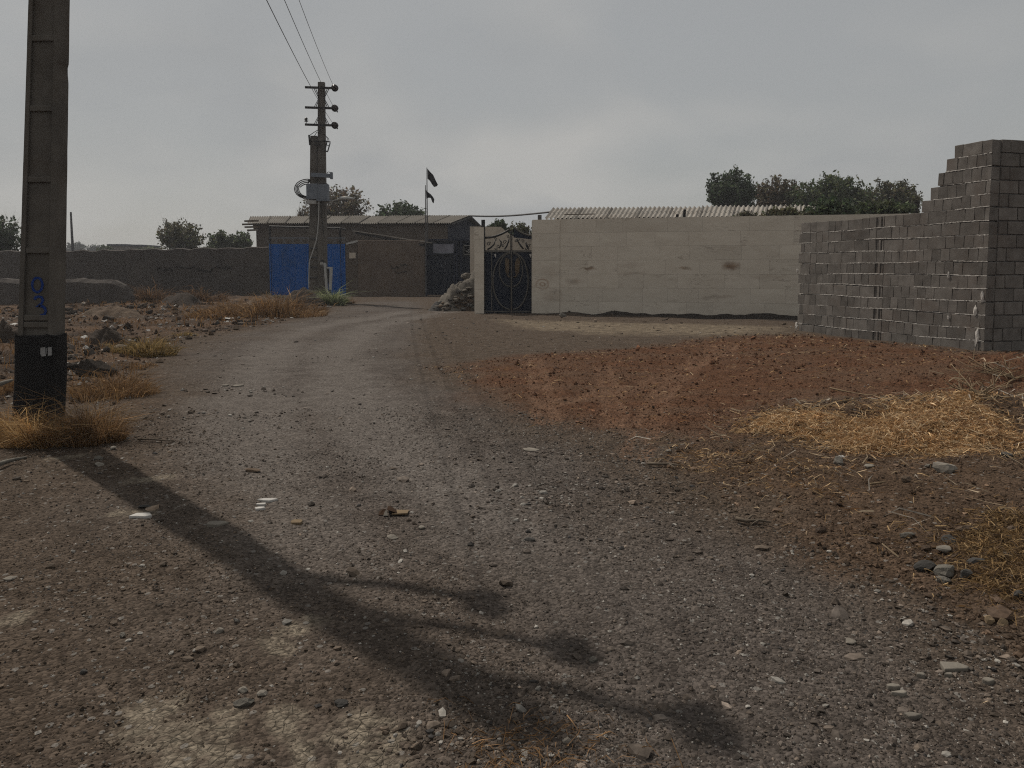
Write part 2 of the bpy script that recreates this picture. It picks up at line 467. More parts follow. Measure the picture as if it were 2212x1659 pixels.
    red = nmix(nt, nmath(nt, 'MULTIPLY', nramp(nt, nnoise(nt, nmap(nt, pos, (0.5, 1.4, 1)), 1.1, 4, 0.6), 0.42, 0.62), 0.7), red, (0.105, 0.066, 0.044))
    col = nmix(nt, A('m_red'), col, red)
    col = nmix(nt, nmath(nt, 'MULTIPLY', nmath(nt, 'MULTIPLY', A('m_tyre'), nramp(nt, n_mid, 0.25, 0.6)), 0.65), col, (0.172, 0.102, 0.066))
    pale = nmix(nt, nramp(nt, n_mid, 0.35, 0.65), (0.095, 0.075, 0.055), (0.225, 0.18, 0.13))
    col = nmix(nt, A('m_pale'), col, pale)
    col = nmix(nt, nmath(nt, 'MULTIPLY', A('m_foot_soil_shade'), 0.9), col, (0.036, 0.031, 0.028))  # dark earth at the wall foot, with extra wall shadow painted into its colour
    mudn = nmath(nt, 'MULTIPLY', A('m_mud'), nramp(nt, nnoise(nt, pos, 16.0, 4, 0.65), 0.3, 0.55))
    col = nmix(nt, mudn, col, nmix(nt, nramp(nt, n_fin, 0.3, 0.7), (0.165, 0.137, 0.104), (0.235, 0.20, 0.155)))
    # individual grains
    sepc = nt.nodes.new('ShaderNodeSeparateColor'); nt.links.new(vo.outputs['Color'], sepc.inputs[0])
    g1 = nramp(nt, sepc.outputs[0], 0.0, 1.0, (0.42, 0.42, 0.42), (1.5, 1.5, 1.5))
    col = nmix(nt, 0.75, col, g1, 'MULTIPLY')
    sep2 = nt.nodes.new('ShaderNodeSeparateColor'); nt.links.new(vo2.outputs['Color'], sep2.inputs[0])
    lite = nmath(nt, 'MULTIPLY', nmath(nt, 'GREATER_THAN', sep2.outputs[0], 0.9), nmath(nt, 'LESS_THAN', vo2.outputs['Distance'], 0.34))
    lite = nmath(nt, 'MULTIPLY', lite, nmath(nt, 'SUBTRACT', 1.0, nmath(nt, 'MULTIPLY', A('m_red'), 0.85)))
    col = nmix(nt, nmath(nt, 'MULTIPLY', lite, 0.55), col, (0.25, 0.235, 0.215))
    col = nmix(nt, nmath(nt, 'MULTIPLY', nramp(nt, n_fin, 0.52, 0.72), 0.55), col, (0.02, 0.016, 0.013))
    nt.links.new(col, b.inputs['Base Color'])
    b.inputs['Roughness'].default_value = 0.95; b.inputs['Specular IOR Level'].default_value = 0.04
    # cracked mud relief + grains
    vc = nt.nodes.new('ShaderNodeTexVoronoi'); vc.feature = 'DISTANCE_TO_EDGE'; vc.inputs['Scale'].default_value = 26.0
    nt.links.new(pos, vc.inputs['Vector'])
    crack = nmath(nt, 'MULTIPLY', nramp(nt, vc.outputs['Distance'], 0.0, 0.06), mudn)
    hgt = nmath(nt, 'ADD', nmath(nt, 'MULTIPLY', vo.outputs['Distance'], -0.7), nmath(nt, 'MULTIPLY', vo2.outputs['Distance'], -0.9))
    hgt = nmath(nt, 'ADD', hgt, nmath(nt, 'MULTIPLY', n_fin, 1.2))
    hgt = nmath(nt, 'ADD', hgt, nmath(nt, 'MULTIPLY', crack, 0.6))
    nt.links.new(nbump(nt, hgt, 0.9, 0.012), b.inputs['Normal'])
    me.materials.append(m)
build_ground()

# ---- loose gravel and clods (nobody could count them)
OCT_V = np.array([(1, 0, 0), (0, 1, 0), (-1, 0, 0), (0, -1, 0), (0, 0, 1), (0, 0, -1)], float)
OCT_F = np.array([(0, 1, 4), (1, 2, 4), (2, 3, 4), (3, 0, 4), (1, 0, 5), (2, 1, 5), (3, 2, 5), (0, 3, 5)])
def ico():
    bm = bmesh.new(); bmesh.ops.create_icosphere(bm, subdivisions=1, radius=1)
    V = np.array([v.co[:] for v in bm.verts]); F = np.array([[v.index for v in f.verts] for f in bm.faces]); bm.free()
    return V, F
ICO_V, ICO_F = ico()
def polar(n, r0, r1, half=50):
    r = np.exp(rng.uniform(math.log(r0), math.log(r1), n)); t = np.radians(rng.uniform(-half, half, n))
    return r * np.sin(t), r * np.cos(t), r
def pebbles(name, label, n, r0, r1, size, BV, BF, flat, seedcol, keep=None, sink=0.25, half=50):
    x, y, r = polar(n, r0, r1, half)
    if keep is not None:
        k = keep(x, y, r); x, y, r = x[k], y[k], r[k]
    n = len(x); s = size(n, r); z = H(x, y)
    nv = len(BV)
    V = np.repeat(BV[None], n, 0) * (1 + rng.uniform(-0.35, 0.35, (n, nv, 1)))
    asp = rng.uniform(0.6, 1.0, n); fl = rng.uniform(flat[0], flat[1], n)
    V = V * np.stack([s, s * asp, s * fl], 1)[:, None, :]
    tl = rng.normal(0, 0.25, n); ct, st = np.cos(tl)[:, None], np.sin(tl)[:, None]
    V[:, :, 0], V[:, :, 2] = V[:, :, 0] * ct - V[:, :, 2] * st, V[:, :, 0] * st + V[:, :, 2] * ct
    a = rng.uniform(0, 2 * math.pi, n); ca, sa = np.cos(a)[:, None], np.sin(a)[:, None]
    V[:, :, 0], V[:, :, 1] = V[:, :, 0] * ca - V[:, :, 1] * sa, V[:, :, 0] * sa + V[:, :, 1] * ca
    V += np.stack([x, y, z + s * fl * (1 - 2 * sink) * 0.6], 1)[:, None, :]
    F = (BF[None] + (np.arange(n) * nv)[:, None, None]).reshape(-1, BF.shape[1])
    C = np.repeat(seedcol(x, y, n)[:, None, :], nv, 1).reshape(-1, 3)
    me = np_mesh(name, V.reshape(-1, 3), F, C)
    me.materials.append(attr_mat('stone_chips', 0.7, 0.35, 90, 0.004, spec=0.12) if name == 'gravel' else attr_mat('earth_crumbs', 0.95, 0.35, 90, 0.004, spec=0.02))
    o = bpy.data.objects.new(name, me); COL.objects.link(o)
    return tag(o, label, 'gravel', kind='stuff')
def chip_col(x, y, n):
    red = sstep(0.1, -0.3, sdist(x, y, RED) + 0.7 * fbm(x / 0.9, y / 0.9, 77, 4)); br = sstep(0.1, -0.2, sdist(x, y, BROWN)); ve = sstep(0.2, -0.6, sdist(x, y, VERGE))
    g = np.exp(rng.normal(0, 0.42, n))[:, None]
    rd_ = grey(x, y)[:, None]
    c = (np.array([0.090, 0.068, 0.050]) * (1 - rd_) + np.array([0.114, 0.098, 0.087]) * rd_) * g
    warm = rng.uniform(0, 1, n)[:, None]
    c = c * (1 - warm * np.array([0.0, 0.06, 0.14]))
    lite = rng.uniform(0, 1, n) < 0.10
    c[lite] = np.array([0.34, 0.315, 0.28]) * rng.uniform(0.6, 1.2, (lite.sum(), 1))
    dark = rng.uniform(0, 1, n) < 0.05
    c[dark] = np.array([0.055, 0.050, 0.047])
    cr = np.array([0.116, 0.059, 0.035]) * g; cb = np.array([0.094, 0.063, 0.043]) * g; cv = np.array([0.085, 0.060, 0.044]) * g
    pick = rng.uniform(0, 1, n)
    for mk, cc, p in ((red, cr, 0.96), (br, cb, 0.93), (ve, cv, 0.8)):
        k = (mk > 0.5) & (pick < p); c[k] = cc[k]
    return c
def off_mud(x, y, r):
    d = np.full(len(x), 9.0)
    for ln in TRACKS: d = np.minimum(d, pdist(x, y, ln))
    q = np.full(len(x), 9.0)
    for ln in RUTS: q = np.minimum(q, pdist(x, y, ln))
    p = sstep(0.03, 0.13, d) * (0.35 + 0.65 * sstep(0.15, 0.6, q + 0.3 * fbm(x / 0.7, y / 0.7, 66, 3)))
    p = p * (0.45 + 0.9 * sstep(-0.35, 0.35, fbm(x / 0.9, y / 0.9, 67, 4)))
    return rng.uniform(0, 1, len(x)) < p
pebbles('gravel', 'fine grey brown gravel strewn over the dirt road', 165000, 1.7, 8.0,
        lambda n, r: np.exp(rng.normal(0, 0.42, n)) * np.maximum(0.0036, r * 0.00085), OCT_V, OCT_F, (0.45, 0.8), chip_col, off_mud)
pebbles('gravel', 'pebbles and small stones lying on the road', 9500, 1.7, 26.0,
        lambda n, r: np.exp(rng.normal(0, 0.55, n)) * np.maximum(0.0075, r * 0.0010), ICO_V, ICO_F, (0.3, 0.6), chip_col, off_mud)
EDGE = [g2(1330, 985), g2(1450, 1030), g2(1650, 1120), g2(1900, 1268), g2(2080, 1378), g2(2230, 1490)]
SPOTS = [(g2(1215, 985), 0.55, 0.22), (g2(1280, 1060), 0.5, 0.3), (g2(1310, 1160), 0.3, 0.1), (g2(1090, 990), 0.3, 0.12), (g2(1230, 1075), 0.8, 0.5), (g2(440, 895), 0.7, 0.3), (g2(470, 840), 0.6, 0.3), (g2(2030, 1240), 0.3, 0.25), (g2(950, 1600), 0.2, 0.06)]
def loose(x, y, r):
    p = np.exp(-(pdist(x, y, EDGE) / 0.22) ** 2) * (0.5 + fbm(x / 0.5, y / 0.5, 70, 3))
    for (cx, cy), a, b in SPOTS: p = p + 0.8 * np.exp(-((x - cx) / a) ** 2 - ((y - cy) / b) ** 2)
    return rng.uniform(0, 1, len(x)) < p
pebbles('gravel', 'coarser loose gravel gathered along the right road edge and in patches', 60000, 2.0, 12.0,
        lambda n, r: np.exp(rng.normal(0, 0.5, n)) * np.maximum(0.007, r * 0.0015), ICO_V, ICO_F, (0.35, 0.7), chip_col, loose)
def on_soil(x, y, r):
    return (sdist(x, y, RED) < 0.1) | (sdist(x, y, BROWN) < 0.05)
pebbles('soil_clods', 'crumbled clods of brown and red soil right of the road', 50000, 2.6, 19.0,
        lambda n, r: np.exp(rng.normal(0, 0.5, n)) * np.maximum(0.0055, r * 0.0009), OCT_V, OCT_F, (0.45, 0.9), chip_col, on_soil)
def on_verge(x, y, r):
    return (sdist(x, y, VERGE) < 0)
pebbles('soil_clods', 'crumbled earth and rubble bits on the left verge', 22000, 7.0, 34.0,
        lambda n, r: np.exp(rng.normal(0, 0.6, n)) * np.maximum(0.012, r * 0.0013), OCT_V, OCT_F, (0.5, 0.9), chip_col, on_verge)

def rub_col(x, y, n):
    return np.array([0.075, 0.064, 0.055]) * np.exp(rng.normal(0, 0.5, (n, 1)))
pebbles('rubble', 'dark broken rubble chunks on the left verge', 9000, 8.0, 30.0, lambda n, r: np.exp(rng.normal(0, 0.45, n)) * r * 0.0036, ICO_V, ICO_F, (0.5, 0.9), rub_col,
        lambda x, y, r: (sdist(x, y, VERGE) < -0.3) & (fbm(x / 1.3, y / 1.3, 99, 3) > 0.12))

# ================================================================== MATERIALS OF THINGS
M_POLE = mat('weathered_concrete', (0.140, 0.126, 0.110), (0.080, 0.072, 0.064), 3.0, 0.9, 0.5, 45, 0.006, stain=(0.075, 0.06, 0.048), stain_scale=1.2)
M_POLE_D = mat('dark_weathered_pole', (0.075, 0.075, 0.078), (0.045, 0.045, 0.05), 3.0, 0.85, 0.4, 30)
M_TAR = mat('black_bitumen', (0.010, 0.010, 0.011), (0.016, 0.015, 0.015), 8.0, 0.75, 0.5, 40, 0.004, spec=0.2)
M_BLUEINK = mat('blue_paint_strokes', (0.012, 0.035, 0.17), (0.02, 0.05, 0.2), 30, 0.7, 0.1)
M_WHITEINK = mat('white_stencil_paint', (0.32, 0.32, 0.32), (0.2, 0.2, 0.2), 40, 0.8, 0.1)
M_GREY_MET = mat('grey_painted_metal', (0.17, 0.19, 0.22), (0.12, 0.135, 0.16), 5, 0.6, 0.1)
M_STEEL = mat('dull_steel', (0.10, 0.10, 0.105), (0.07, 0.065, 0.062), 12, 0.6, 0.15, metallic=0.3)
M_DARKMET = mat('dark_iron', (0.022, 0.023, 0.027), (0.03, 0.026, 0.024), 10, 0.55, 0.1)
M_PALEMET = mat('pale_metal', (0.42, 0.42, 0.41), (0.30, 0.29, 0.27), 10, 0.6, 0.1)
M_PORC = mat('brown_porcelain', (0.03, 0.022, 0.02), (0.04, 0.035, 0.035), 10, 0.3, 0.0)
M_WIRE = mat('aluminium_wire', (0.06, 0.06, 0.062), (0.05, 0.05, 0.05), 5, 0.6, 0.0)
M_CABLE = mat('black_cable', (0.015, 0.015, 0.016), (0.02, 0.02, 0.02), 5, 0.6, 0.0)
M_ADOBE = mat('mud_plaster', (0.088, 0.076, 0.068), (0.058, 0.050, 0.046), 1.2, 0.95, 0.8, 9, 0.03, stain=(0.05, 0.043, 0.04), stain_scale=0.5)
M_ADOBE2 = mat('tan_plaster', (0.150, 0.115, 0.090), (0.105, 0.080, 0.064), 0.9, 0.95, 0.5, 12, 0.015, stain=(0.08, 0.062, 0.052), stain_scale=0.6)
M_BRICKY = mat('rough_brown_brick', (0.125, 0.100, 0.080), (0.075, 0.060, 0.05), 2.0, 0.95, 0.8, 14, 0.02, stretch=(1, 1, 3.0))
M_BLUE = mat('blue_gate_paint', (0.011, 0.108, 0.38), (0.009, 0.086, 0.30), 0.7, 0.5, 0.1, 30, stain=(0.010, 0.05, 0.15), stain_scale=0.9)
M_NAVY = mat('navy_gate_paint', (0.012, 0.018, 0.034), (0.009, 0.013, 0.024), 1.2, 0.5, 0.12, 25)
M_NAVYW = mat('dark_blue_wall_paint', (0.022, 0.028, 0.050), (0.016, 0.02, 0.035), 1.0, 0.85, 0.3, 15)
M_ROOF = mat('fibre_cement_sheet', (0.35, 0.325, 0.29), (0.24, 0.22, 0.195), 1.4, 0.9, 0.3, 30, 0.004, rand=0.12, stain=(0.20, 0.17, 0.14), stain_scale=1.1)
M_ROOF2 = mat('dusty_roof_sheet', (0.19, 0.172, 0.15), (0.135, 0.122, 0.105), 1.2, 0.9, 0.3, 30, 0.004, rand=0.1, stain=(0.11, 0.097, 0.08), stain_scale=0.8)
M_PLAST = mat('pale_plaster', (0.52, 0.455, 0.375), (0.42, 0.365, 0.30), 1.3, 0.9, 0.3, 14, stain=(0.27, 0.23, 0.19), stain_scale=1.2)
M_BLOCK = mat('concrete_block', (0.195, 0.177, 0.160), (0.118, 0.106, 0.095), 5.0, 0.95, 0.8, 70, 0.005, rand=0.2, stain=(0.13, 0.105, 0.088), stain_scale=1.6)
M_MORTAR = mat('pale_mortar', (0.62, 0.585, 0.54), (0.44, 0.41, 0.375), 9, 0.95, 0.8, 50, 0.008)
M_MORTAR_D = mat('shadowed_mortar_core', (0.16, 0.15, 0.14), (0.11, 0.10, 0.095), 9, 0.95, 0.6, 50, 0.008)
M_WOOD = mat('grey_timber', (0.16, 0.13, 0.10), (0.10, 0.08, 0.062), 4, 0.9, 0.4, 30, stretch=(1, 6, 1))
M_EARTH = mat('dry_earth', (0.135, 0.098, 0.070), (0.080, 0.058, 0.043), 2.2, 0.97, 0.9, 16, 0.03, stain=(0.165, 0.125, 0.09), stain_scale=1.2)
M_EARTH_D = mat('dark_earth', (0.070, 0.055, 0.044), (0.040, 0.032, 0.027), 2.2, 0.97, 0.9, 16, 0.03)
M_ROCK = mat('grey_rock', (0.155, 0.142, 0.122), (0.095, 0.087, 0.075), 5, 0.95, 0.9, 22, 0.02, rand=0.15)
M_PILE = mat('pale_rubble', (0.175, 0.155, 0.13), (0.11, 0.097, 0.082), 5, 0.95, 0.9, 22, 0.02, rand=0.15)
M_ROCK_D = mat('dark_grey_rock', (0.085, 0.08, 0.074), (0.05, 0.047, 0.044), 6, 0.95, 0.8, 30, 0.012, rand=0.15)
M_ROCK_P = mat('pale_stone', (0.25, 0.225, 0.190), (0.16, 0.142, 0.12), 8, 0.95, 0.6, 35, 0.008, rand=0.12)
M_ROCK_T = mat('tan_stone', (0.27, 0.20, 0.125), (0.19, 0.14, 0.09), 8, 0.95, 0.6, 35, 0.008)
M_SCRAP = mat('white_scrap', (0.55, 0.53, 0.50), (0.38, 0.36, 0.33), 12, 0.8, 0.4, 40, 0.006, rand=0.15)
M_CARD = mat('brown_cardboard', (0.05, 0.028, 0.016), (0.035, 0.02, 0.012), 8, 0.9, 0.2)
M_CARD_L = mat('tan_peel', (0.21, 0.155, 0.095), (0.15, 0.11, 0.07), 10, 0.9, 0.2)
M_CLOTH_B = mat('black_cloth', (0.010, 0.010, 0.012), (0.014, 0.014, 0.016), 6, 0.95, 0.3, 20)
M_CLOTH_G = mat('faded_grey_banner', (0.20, 0.20, 0.235), (0.165, 0.165, 0.195), 3, 0.9, 0.3, 12)
M_WHITE = mat('white_print', (0.30, 0.29, 0.27), (0.24, 0.23, 0.22), 6, 0.9, 0.0)
M_GRAF = mat('black_spray', (0.022, 0.02, 0.02), (0.03, 0.026, 0.025), 6, 0.9, 0.0)
M_GOLD = mat('tarnished_gold', (0.135, 0.098, 0.06), (0.085, 0.06, 0.04), 25, 0.6, 0.2)
M_RAIL = mat('dusty_gate_rail', (0.135, 0.125, 0.110), (0.085, 0.08, 0.075), 20, 0.65, 0.1)
M_BARK = mat('tree_bark', (0.085, 0.065, 0.05), (0.05, 0.04, 0.032), 5, 0.95, 0.6, 18)
M_FAR = mat('far_house_plaster', (0.14, 0.12, 0.10), (0.10, 0.085, 0.07), 0.5, 0.95, 0.1)
M_LEAF = attr_mat('tree_leaves', 0.7, 0.0, trans=0.35)
M_DRY = attr_mat('dry_stems', 0.85, 0.0, trans=0.25)

# ================================================================== BLOCK WALL (right)
def block_wall():
    rd = random.Random(11)
    C = G(2125, 759); C.z = 0
    F_ = G(1721, 714); dL = Vector((F_.x - C.x, F_.y - C.y, 0)); L = dL.length; dL.normalize()
    nL = Vector((dL.y, -dL.x, 0));
    if nL.x > 0: nL = -nL
    dR = Vector((0.97, 0.24, 0)).normalized(); nR = Vector((dR.y, -dR.x, 0))
    root = thing('block_wall', 'unfinished grey concrete block wall with stepped end on red soil', 'wall', C)
    RH = 0.229; BH = 0.212; TH = 0.19; Z0 = -0.07
    def wob(row, s): return 0.010 * math.sin(1.3 * s + row * 1.9) + 0.006 * math.sin(3.1 * s + row * 0.7)
    variants = {}
    def blk(w, key):
        k = (round(w, 2), key)
        if k in variants: return variants[k]
        bm = bmesh.new(); bmesh.ops.create_cube(bm, size=1.0)
        bmesh.ops.scale(bm, vec=(w, TH, BH), verts=bm.verts)
        bmesh.ops.bevel(bm, geom=bm.edges[:], offset=0.0045, segments=1, affect='EDGES')
        r2 = random.Random(key * 91 + int(w * 1000))
        sk = [r2.uniform(-0.006, 0.006) for _ in range(6)]
        for v in bm.verts:
            v.co.x += sk[0] * (v.co.z / BH) * 2 + r2.uniform(-0.003, 0.003)
            v.co.z += sk[1] * (v.co.x / w) * 1.6 + r2.uniform(-0.003, 0.003)
            v.co.y += sk[2] * 0.5 * (v.co.x / w) * 2 + r2.uniform(-0.002, 0.002)
        me = bpy.data.meshes.new('block'); bm.to_mesh(me); bm.free(); me.materials.append(M_BLOCK)
        variants[k] = me
        return me
    def put(s, w, row, d, n, rz, key, setback=0.0):
        o = bpy.data.objects.new('block', blk(w, key)); COL.objects.link(o); o.parent = root
        p = d * (s + w / 2) - n * (TH / 2 + setback)
        o.location = (p.x, p.y, Z0 + row * RH + BH / 2 + 0.008 + wob(row, s + w / 2) * (1 if d is dL else 0.3) + rd.uniform(-0.003, 0.003))
        o.rotation_euler = (0, 0, rz + rd.uniform(-0.012, 0.012))
    rzL = math.atan2(dL.y, dL.x); rzR = math.atan2(dR.y, dR.x)
    steps = {11: 1.40, 12: 1.22, 13: 1.07, 14: 0.90, 15: 0.74}
    seam = 2.28
    for row in range(16):
        end = steps.get(row, L - (0.0 if row % 2 else 0.06))
        s = 0.0 if row % 2 == 0 else 0.0
        first = True
        while s < end - 0.04:
            w = 0.188 if rd.random() < 0.74 else 0.385
            if first: w = 0.188 if row % 2 else 0.10; first = False
            if row < 11 and row % 2 == 0 and s < seam < s + w + 0.1:
                # toothing left for a cross wall: a few narrow pieces stood on edge
                g = seam - s
                if g > 0.05: put(s, g - 0.01, row, dL, nL, rzL, rd.randrange(3)); s = seam
                for ww, sb in ((0.045, 0.012), (0.04, 0.0), (0.05, 0.02)):
                    put(s + 0.018, ww, row, dL, nL, rzL, 1, sb); s += ww + 0.022
                s += 0.012; continue
            if s + w > end: w = end - s
            if end - s - w < 0.07: w = end - s
            gap = rd.uniform(0.003, 0.010)
            put(s, w - gap, row, dL, nL, rzL, rd.randrange(4), rd.uniform(-0.003, 0.003))
            s += w
    for row in range(16):
        s = TH + 0.005 if row % 2 == 0 else 0.205
        put(0.006 + (0 if row % 2 == 0 else 0), s - 0.02, row, dR, nR, rzR, 2, 0.004) if row % 2 == 0 else None
        s = s if row % 2 == 0 else TH + 0.01
        for k in range(4):
            w = 0.392 if not (k == 0 and row % 2) else 0.19
            put(s, w - 0.01, row, dR, nR, rzR, rd.randrange(4), rd.uniform(-0.005, 0.005)); s += w
    # mortar core (set back) and squeezed-out bed joints
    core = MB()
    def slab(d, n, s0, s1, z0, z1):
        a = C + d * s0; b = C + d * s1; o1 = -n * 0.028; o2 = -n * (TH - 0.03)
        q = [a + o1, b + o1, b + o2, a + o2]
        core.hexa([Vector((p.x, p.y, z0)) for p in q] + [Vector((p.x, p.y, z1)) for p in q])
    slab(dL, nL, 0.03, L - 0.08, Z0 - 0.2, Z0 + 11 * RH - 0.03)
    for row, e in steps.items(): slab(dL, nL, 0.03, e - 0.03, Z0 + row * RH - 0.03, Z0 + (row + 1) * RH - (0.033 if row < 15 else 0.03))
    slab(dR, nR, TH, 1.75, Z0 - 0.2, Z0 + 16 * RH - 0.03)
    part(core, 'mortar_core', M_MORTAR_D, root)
    for row in range(0, 16):
        mb = MB(); end = steps.get(row, L - 0.05)
        n = int(end / 0.030); z = Z0 + row * RH; ph = rd.uniform(0, 9)
        pts = []
        for i in range(n + 1):
            s = end * i / n
            env = math.sin(2.1 * s + ph) + 0.7 * math.sin(5.3 * s + 2 * ph)
            prot = (-0.002 + 0.007 * max(0, rd.gauss(0.5, 0.45))) if env > -0.4 else -0.008
            hh = 0.005 + rd.random() * 0.008
            dz = rd.uniform(-0.003, 0.003) + wob(row, s)
            p = C + dL * s + nL * prot; q = C + dL * s - nL * 0.05
            pts.append([Vector((q.x, q.y, z + dz - hh)), Vector((p.x, p.y, z + dz - hh * 0.7)), Vector((p.x, p.y, z + dz + hh * 0.8)), Vector((q.x, q.y, z + dz + hh))])
        i0 = len(mb.v)
        for r4 in pts: mb.v += r4
        for i in range(n):
            a = i0 + i * 4
            for j in range(3): mb.f.append((a + j, a + 4 + j, a + 5 + j, a + 1 + j))
        part(mb, 'mortar_bed', M_MORTAR, root)
    # blobs of mortar stuck to the corner and face
    for (u, v, w, h) in ((2107, 672, 0.035, 0.16), (2111, 728, 0.045, 0.3), (2049, 594, 0.02, 0.14), (2049, 686, 0.02, 0.09), (1722, 585, 0.035, 0.10), (1721, 704, 0.05, 0.18), (2122, 640, 0.03, 0.22)):
        best = None
        d = ray(u, v); o = Vector((0, 0, CAM_Z))
        t = (C - o).dot(nL) / d.dot(nL); p = o + d * t
        bm = bmesh.new(); bmesh.ops.create_icosphere(bm, subdivisions=2, radius=1.0)
        for q in bm.verts:
            k = 1 + 0.35 * math.sin(q.co.x * 5 + u) * math.cos(q.co.z * 6 + v) + rd.uniform(-0.15, 0.15)
            c = q.co * k
            q.co = dL * (c.x * w) + nL * (c.y * 0.022) + Vector((0, 0, c.z * h / 2)) + p - C
        me = bpy.data.meshes.new('mortar_blob'); bm.to_mesh(me); bm.free()
        part(me, 'mortar_blob', M_MORTAR, root)
block_wall()

# ================================================================== STONE WALL, GATE AND PILLAR (centre)
def travertine():
    m, nt, b = new_mat('travertine')
    pos = nt.nodes.new('ShaderNodeNewGeometry').outputs['Position']
    oi = nt.nodes.new('ShaderNodeObjectInfo')
    ad = nt.nodes.new('ShaderNodeVectorMath'); ad.operation = 'MULTIPLY_ADD'
    cb = nt.nodes.new('ShaderNodeCombineXYZ')
    for i in range(3): nt.links.new(oi.outputs['Random'], cb.inputs[i])
    nt.links.new(cb.outputs[0], ad.inputs[0]); ad.inputs[1].default_value = (13, 7, 19); nt.links.new(pos, ad.inputs[2])
    st = nmap(nt, ad.outputs[0], (0.8, 0.8, 2.2))
    n1 = nnoise(nt, st, 1.3, 6, 0.62, 0.6); n2 = nnoise(nt, st, 6.0, 4, 0.6)
    col = nmix(nt, nramp(nt, n1, 0.3, 0.7), (0.505, 0.445, 0.368), (0.60, 0.54, 0.455))
    col = nmix(nt, nmath(nt, 'MULTIPLY', nramp(nt, n2, 0.45, 0.75), 0.2), col, (0.40, 0.335, 0.265))
    # thin dark veins running along the bedding
    vn = nnoise(nt, nmap(nt, ad.outputs[0], (0.5, 0.5, 2.2)), 1.7, 5, 0.55, 0.8)
    d = nmath(nt, 'ABSOLUTE', nmath(nt, 'SUBTRACT', vn, 0.5))
    gate = nramp(nt, nnoise(nt, ad.outputs[0], 0.9, 2), 0.5, 0.62)
    vein = nmath(nt, 'MULTIPLY', nramp(nt, d, 0.004, 0.016, (1, 1, 1), (0, 0, 0)), gate)
    col = nmix(nt, nmath(nt, 'MULTIPLY', vein, 0.5), col, (0.19, 0.15, 0.12))
    f = nmath(nt, 'MULTIPLY_ADD', oi.outputs['Random'], 0.10, 0.95)
    sc_ = nt.nodes.new('ShaderNodeVectorMath'); sc_.operation = 'SCALE'; nt.links.new(col, sc_.inputs[0]); nt.links.new(f, sc_.inputs['Scale'])
    col = sc_.outputs[0]
    # rusty iron stains in the stone
    warp = nt.nodes.new('ShaderNodeTexNoise'); warp.inputs['Scale'].default_value = 5.0; warp.inputs['Detail'].default_value = 4
    nt.links.new(pos, warp.inputs['Vector'])
    wv = nt.nodes.new('ShaderNodeVectorMath'); wv.operation = 'MULTIPLY_ADD'
    nt.links.new(warp.outputs['Color'], wv.inputs[0]); wv.inputs[1].default_value = (0.35, 0.35, 0.2); nt.links.new(pos, wv.inputs[2])
    for (u, v, rx, rz, dark) in ((1272, 580, 0.34, 0.07, 0.8), (1240, 608, 0.36, 0.13, 0.45), (1478, 580, 0.26, 0.07, 0.65), (1580, 575, 0.33, 0.16, 0.85), (1365, 572, 0.5, 0.12, 0.22), (1660, 598, 0.9, 0.12, 0.2), (1195, 640, 0.4, 0.3, 0.25), (1190, 590, 0.45, 0.3, 0.18), (1560, 640, 0.5, 0.06, 0.3), (1370, 590, 0.5, 0.06, 0.3)):
        p = P(u, v, 24.35 - (u - 1150) / 570 * 1.95)
        sub = nt.nodes.new('ShaderNodeVectorMath'); sub.operation = 'SUBTRACT'; nt.links.new(wv.outputs[0], sub.inputs[0]); sub.inputs[1].default_value = (p.x + 0.17, p.y + 0.17, p.z + 0.1)
        ml = nt.nodes.new('ShaderNodeVectorMath'); ml.operation = 'MULTIPLY'; nt.links.new(sub.outputs[0], ml.inputs[0]); ml.inputs[1].default_value = (1 / rx, 0.6, 1 / rz)
        ln = nt.nodes.new('ShaderNodeVectorMath'); ln.operation = 'LENGTH'; nt.links.new(ml.outputs[0], ln.inputs[0])
        mk = nramp(nt, ln.outputs['Value'], 0.2, 1.0, (1, 1, 1), (0, 0, 0))
        tone = nmix(nt, nramp(nt, n2, 0.35, 0.65), (0.075, 0.04, 0.022), (0.24, 0.14, 0.075))
        col = nmix(nt, nmath(nt, 'MULTIPLY', mk, dark), col, tone)
    # ring-shaped stain on the end pier
    p = P(1172, 613, 24.3)
    sub = nt.nodes.new('ShaderNodeVectorMath'); sub.operation = 'SUBTRACT'; nt.links.new(pos, sub.inputs[0]); sub.inputs[1].default_value = tuple(p)
    ml = nt.nodes.new('ShaderNodeVectorMath'); ml.operation = 'MULTIPLY'; nt.links.new(sub.outputs[0], ml.inputs[0]); ml.inputs[1].default_value = (1.0, 0.0, 1.25)
    ln = nt.nodes.new('ShaderNodeVectorMath'); ln.operation = 'LENGTH'; nt.links.new(ml.outputs[0], ln.inputs[0])
    rg = nmath(nt, 'ABSOLUTE', nmath(nt, 'SINE', nmath(nt, 'MULTIPLY_ADD', n1, 5.0, nmath(nt, 'MULTIPLY', ln.outputs['Value'], 26.0))))
    mk = nmath(nt, 'MULTIPLY', nramp(nt, rg, 0.55, 0.95), nramp(nt, ln.outputs['Value'], 0.16, 0.30, (1, 1, 1), (0, 0, 0)))
    col = nmix(nt, nmath(nt, 'MULTIPLY', mk, 0.55), col, (0.26, 0.15, 0.085))
    nt.links.new(col, b.inputs['Base Color']); b.inputs['Roughness'].default_value = 0.75
    b.inputs['Specular IOR Level'].default_value = 0.3
    nt.links.new(nbump(nt, n2, 0.15, 0.004), b.inputs['Normal'])
    return m
M_TRAV = travertine()
UNIT = None
def tile_mesh():
    global UNIT
    if UNIT: return UNIT
    bm = bmesh.new(); bmesh.ops.create_cube(bm, size=1.0)
    UNIT = bpy.data.meshes.new('stone_tile'); bm.to_mesh(UNIT); bm.free(); UNIT.materials.append(M_TRAV)
    return UNIT
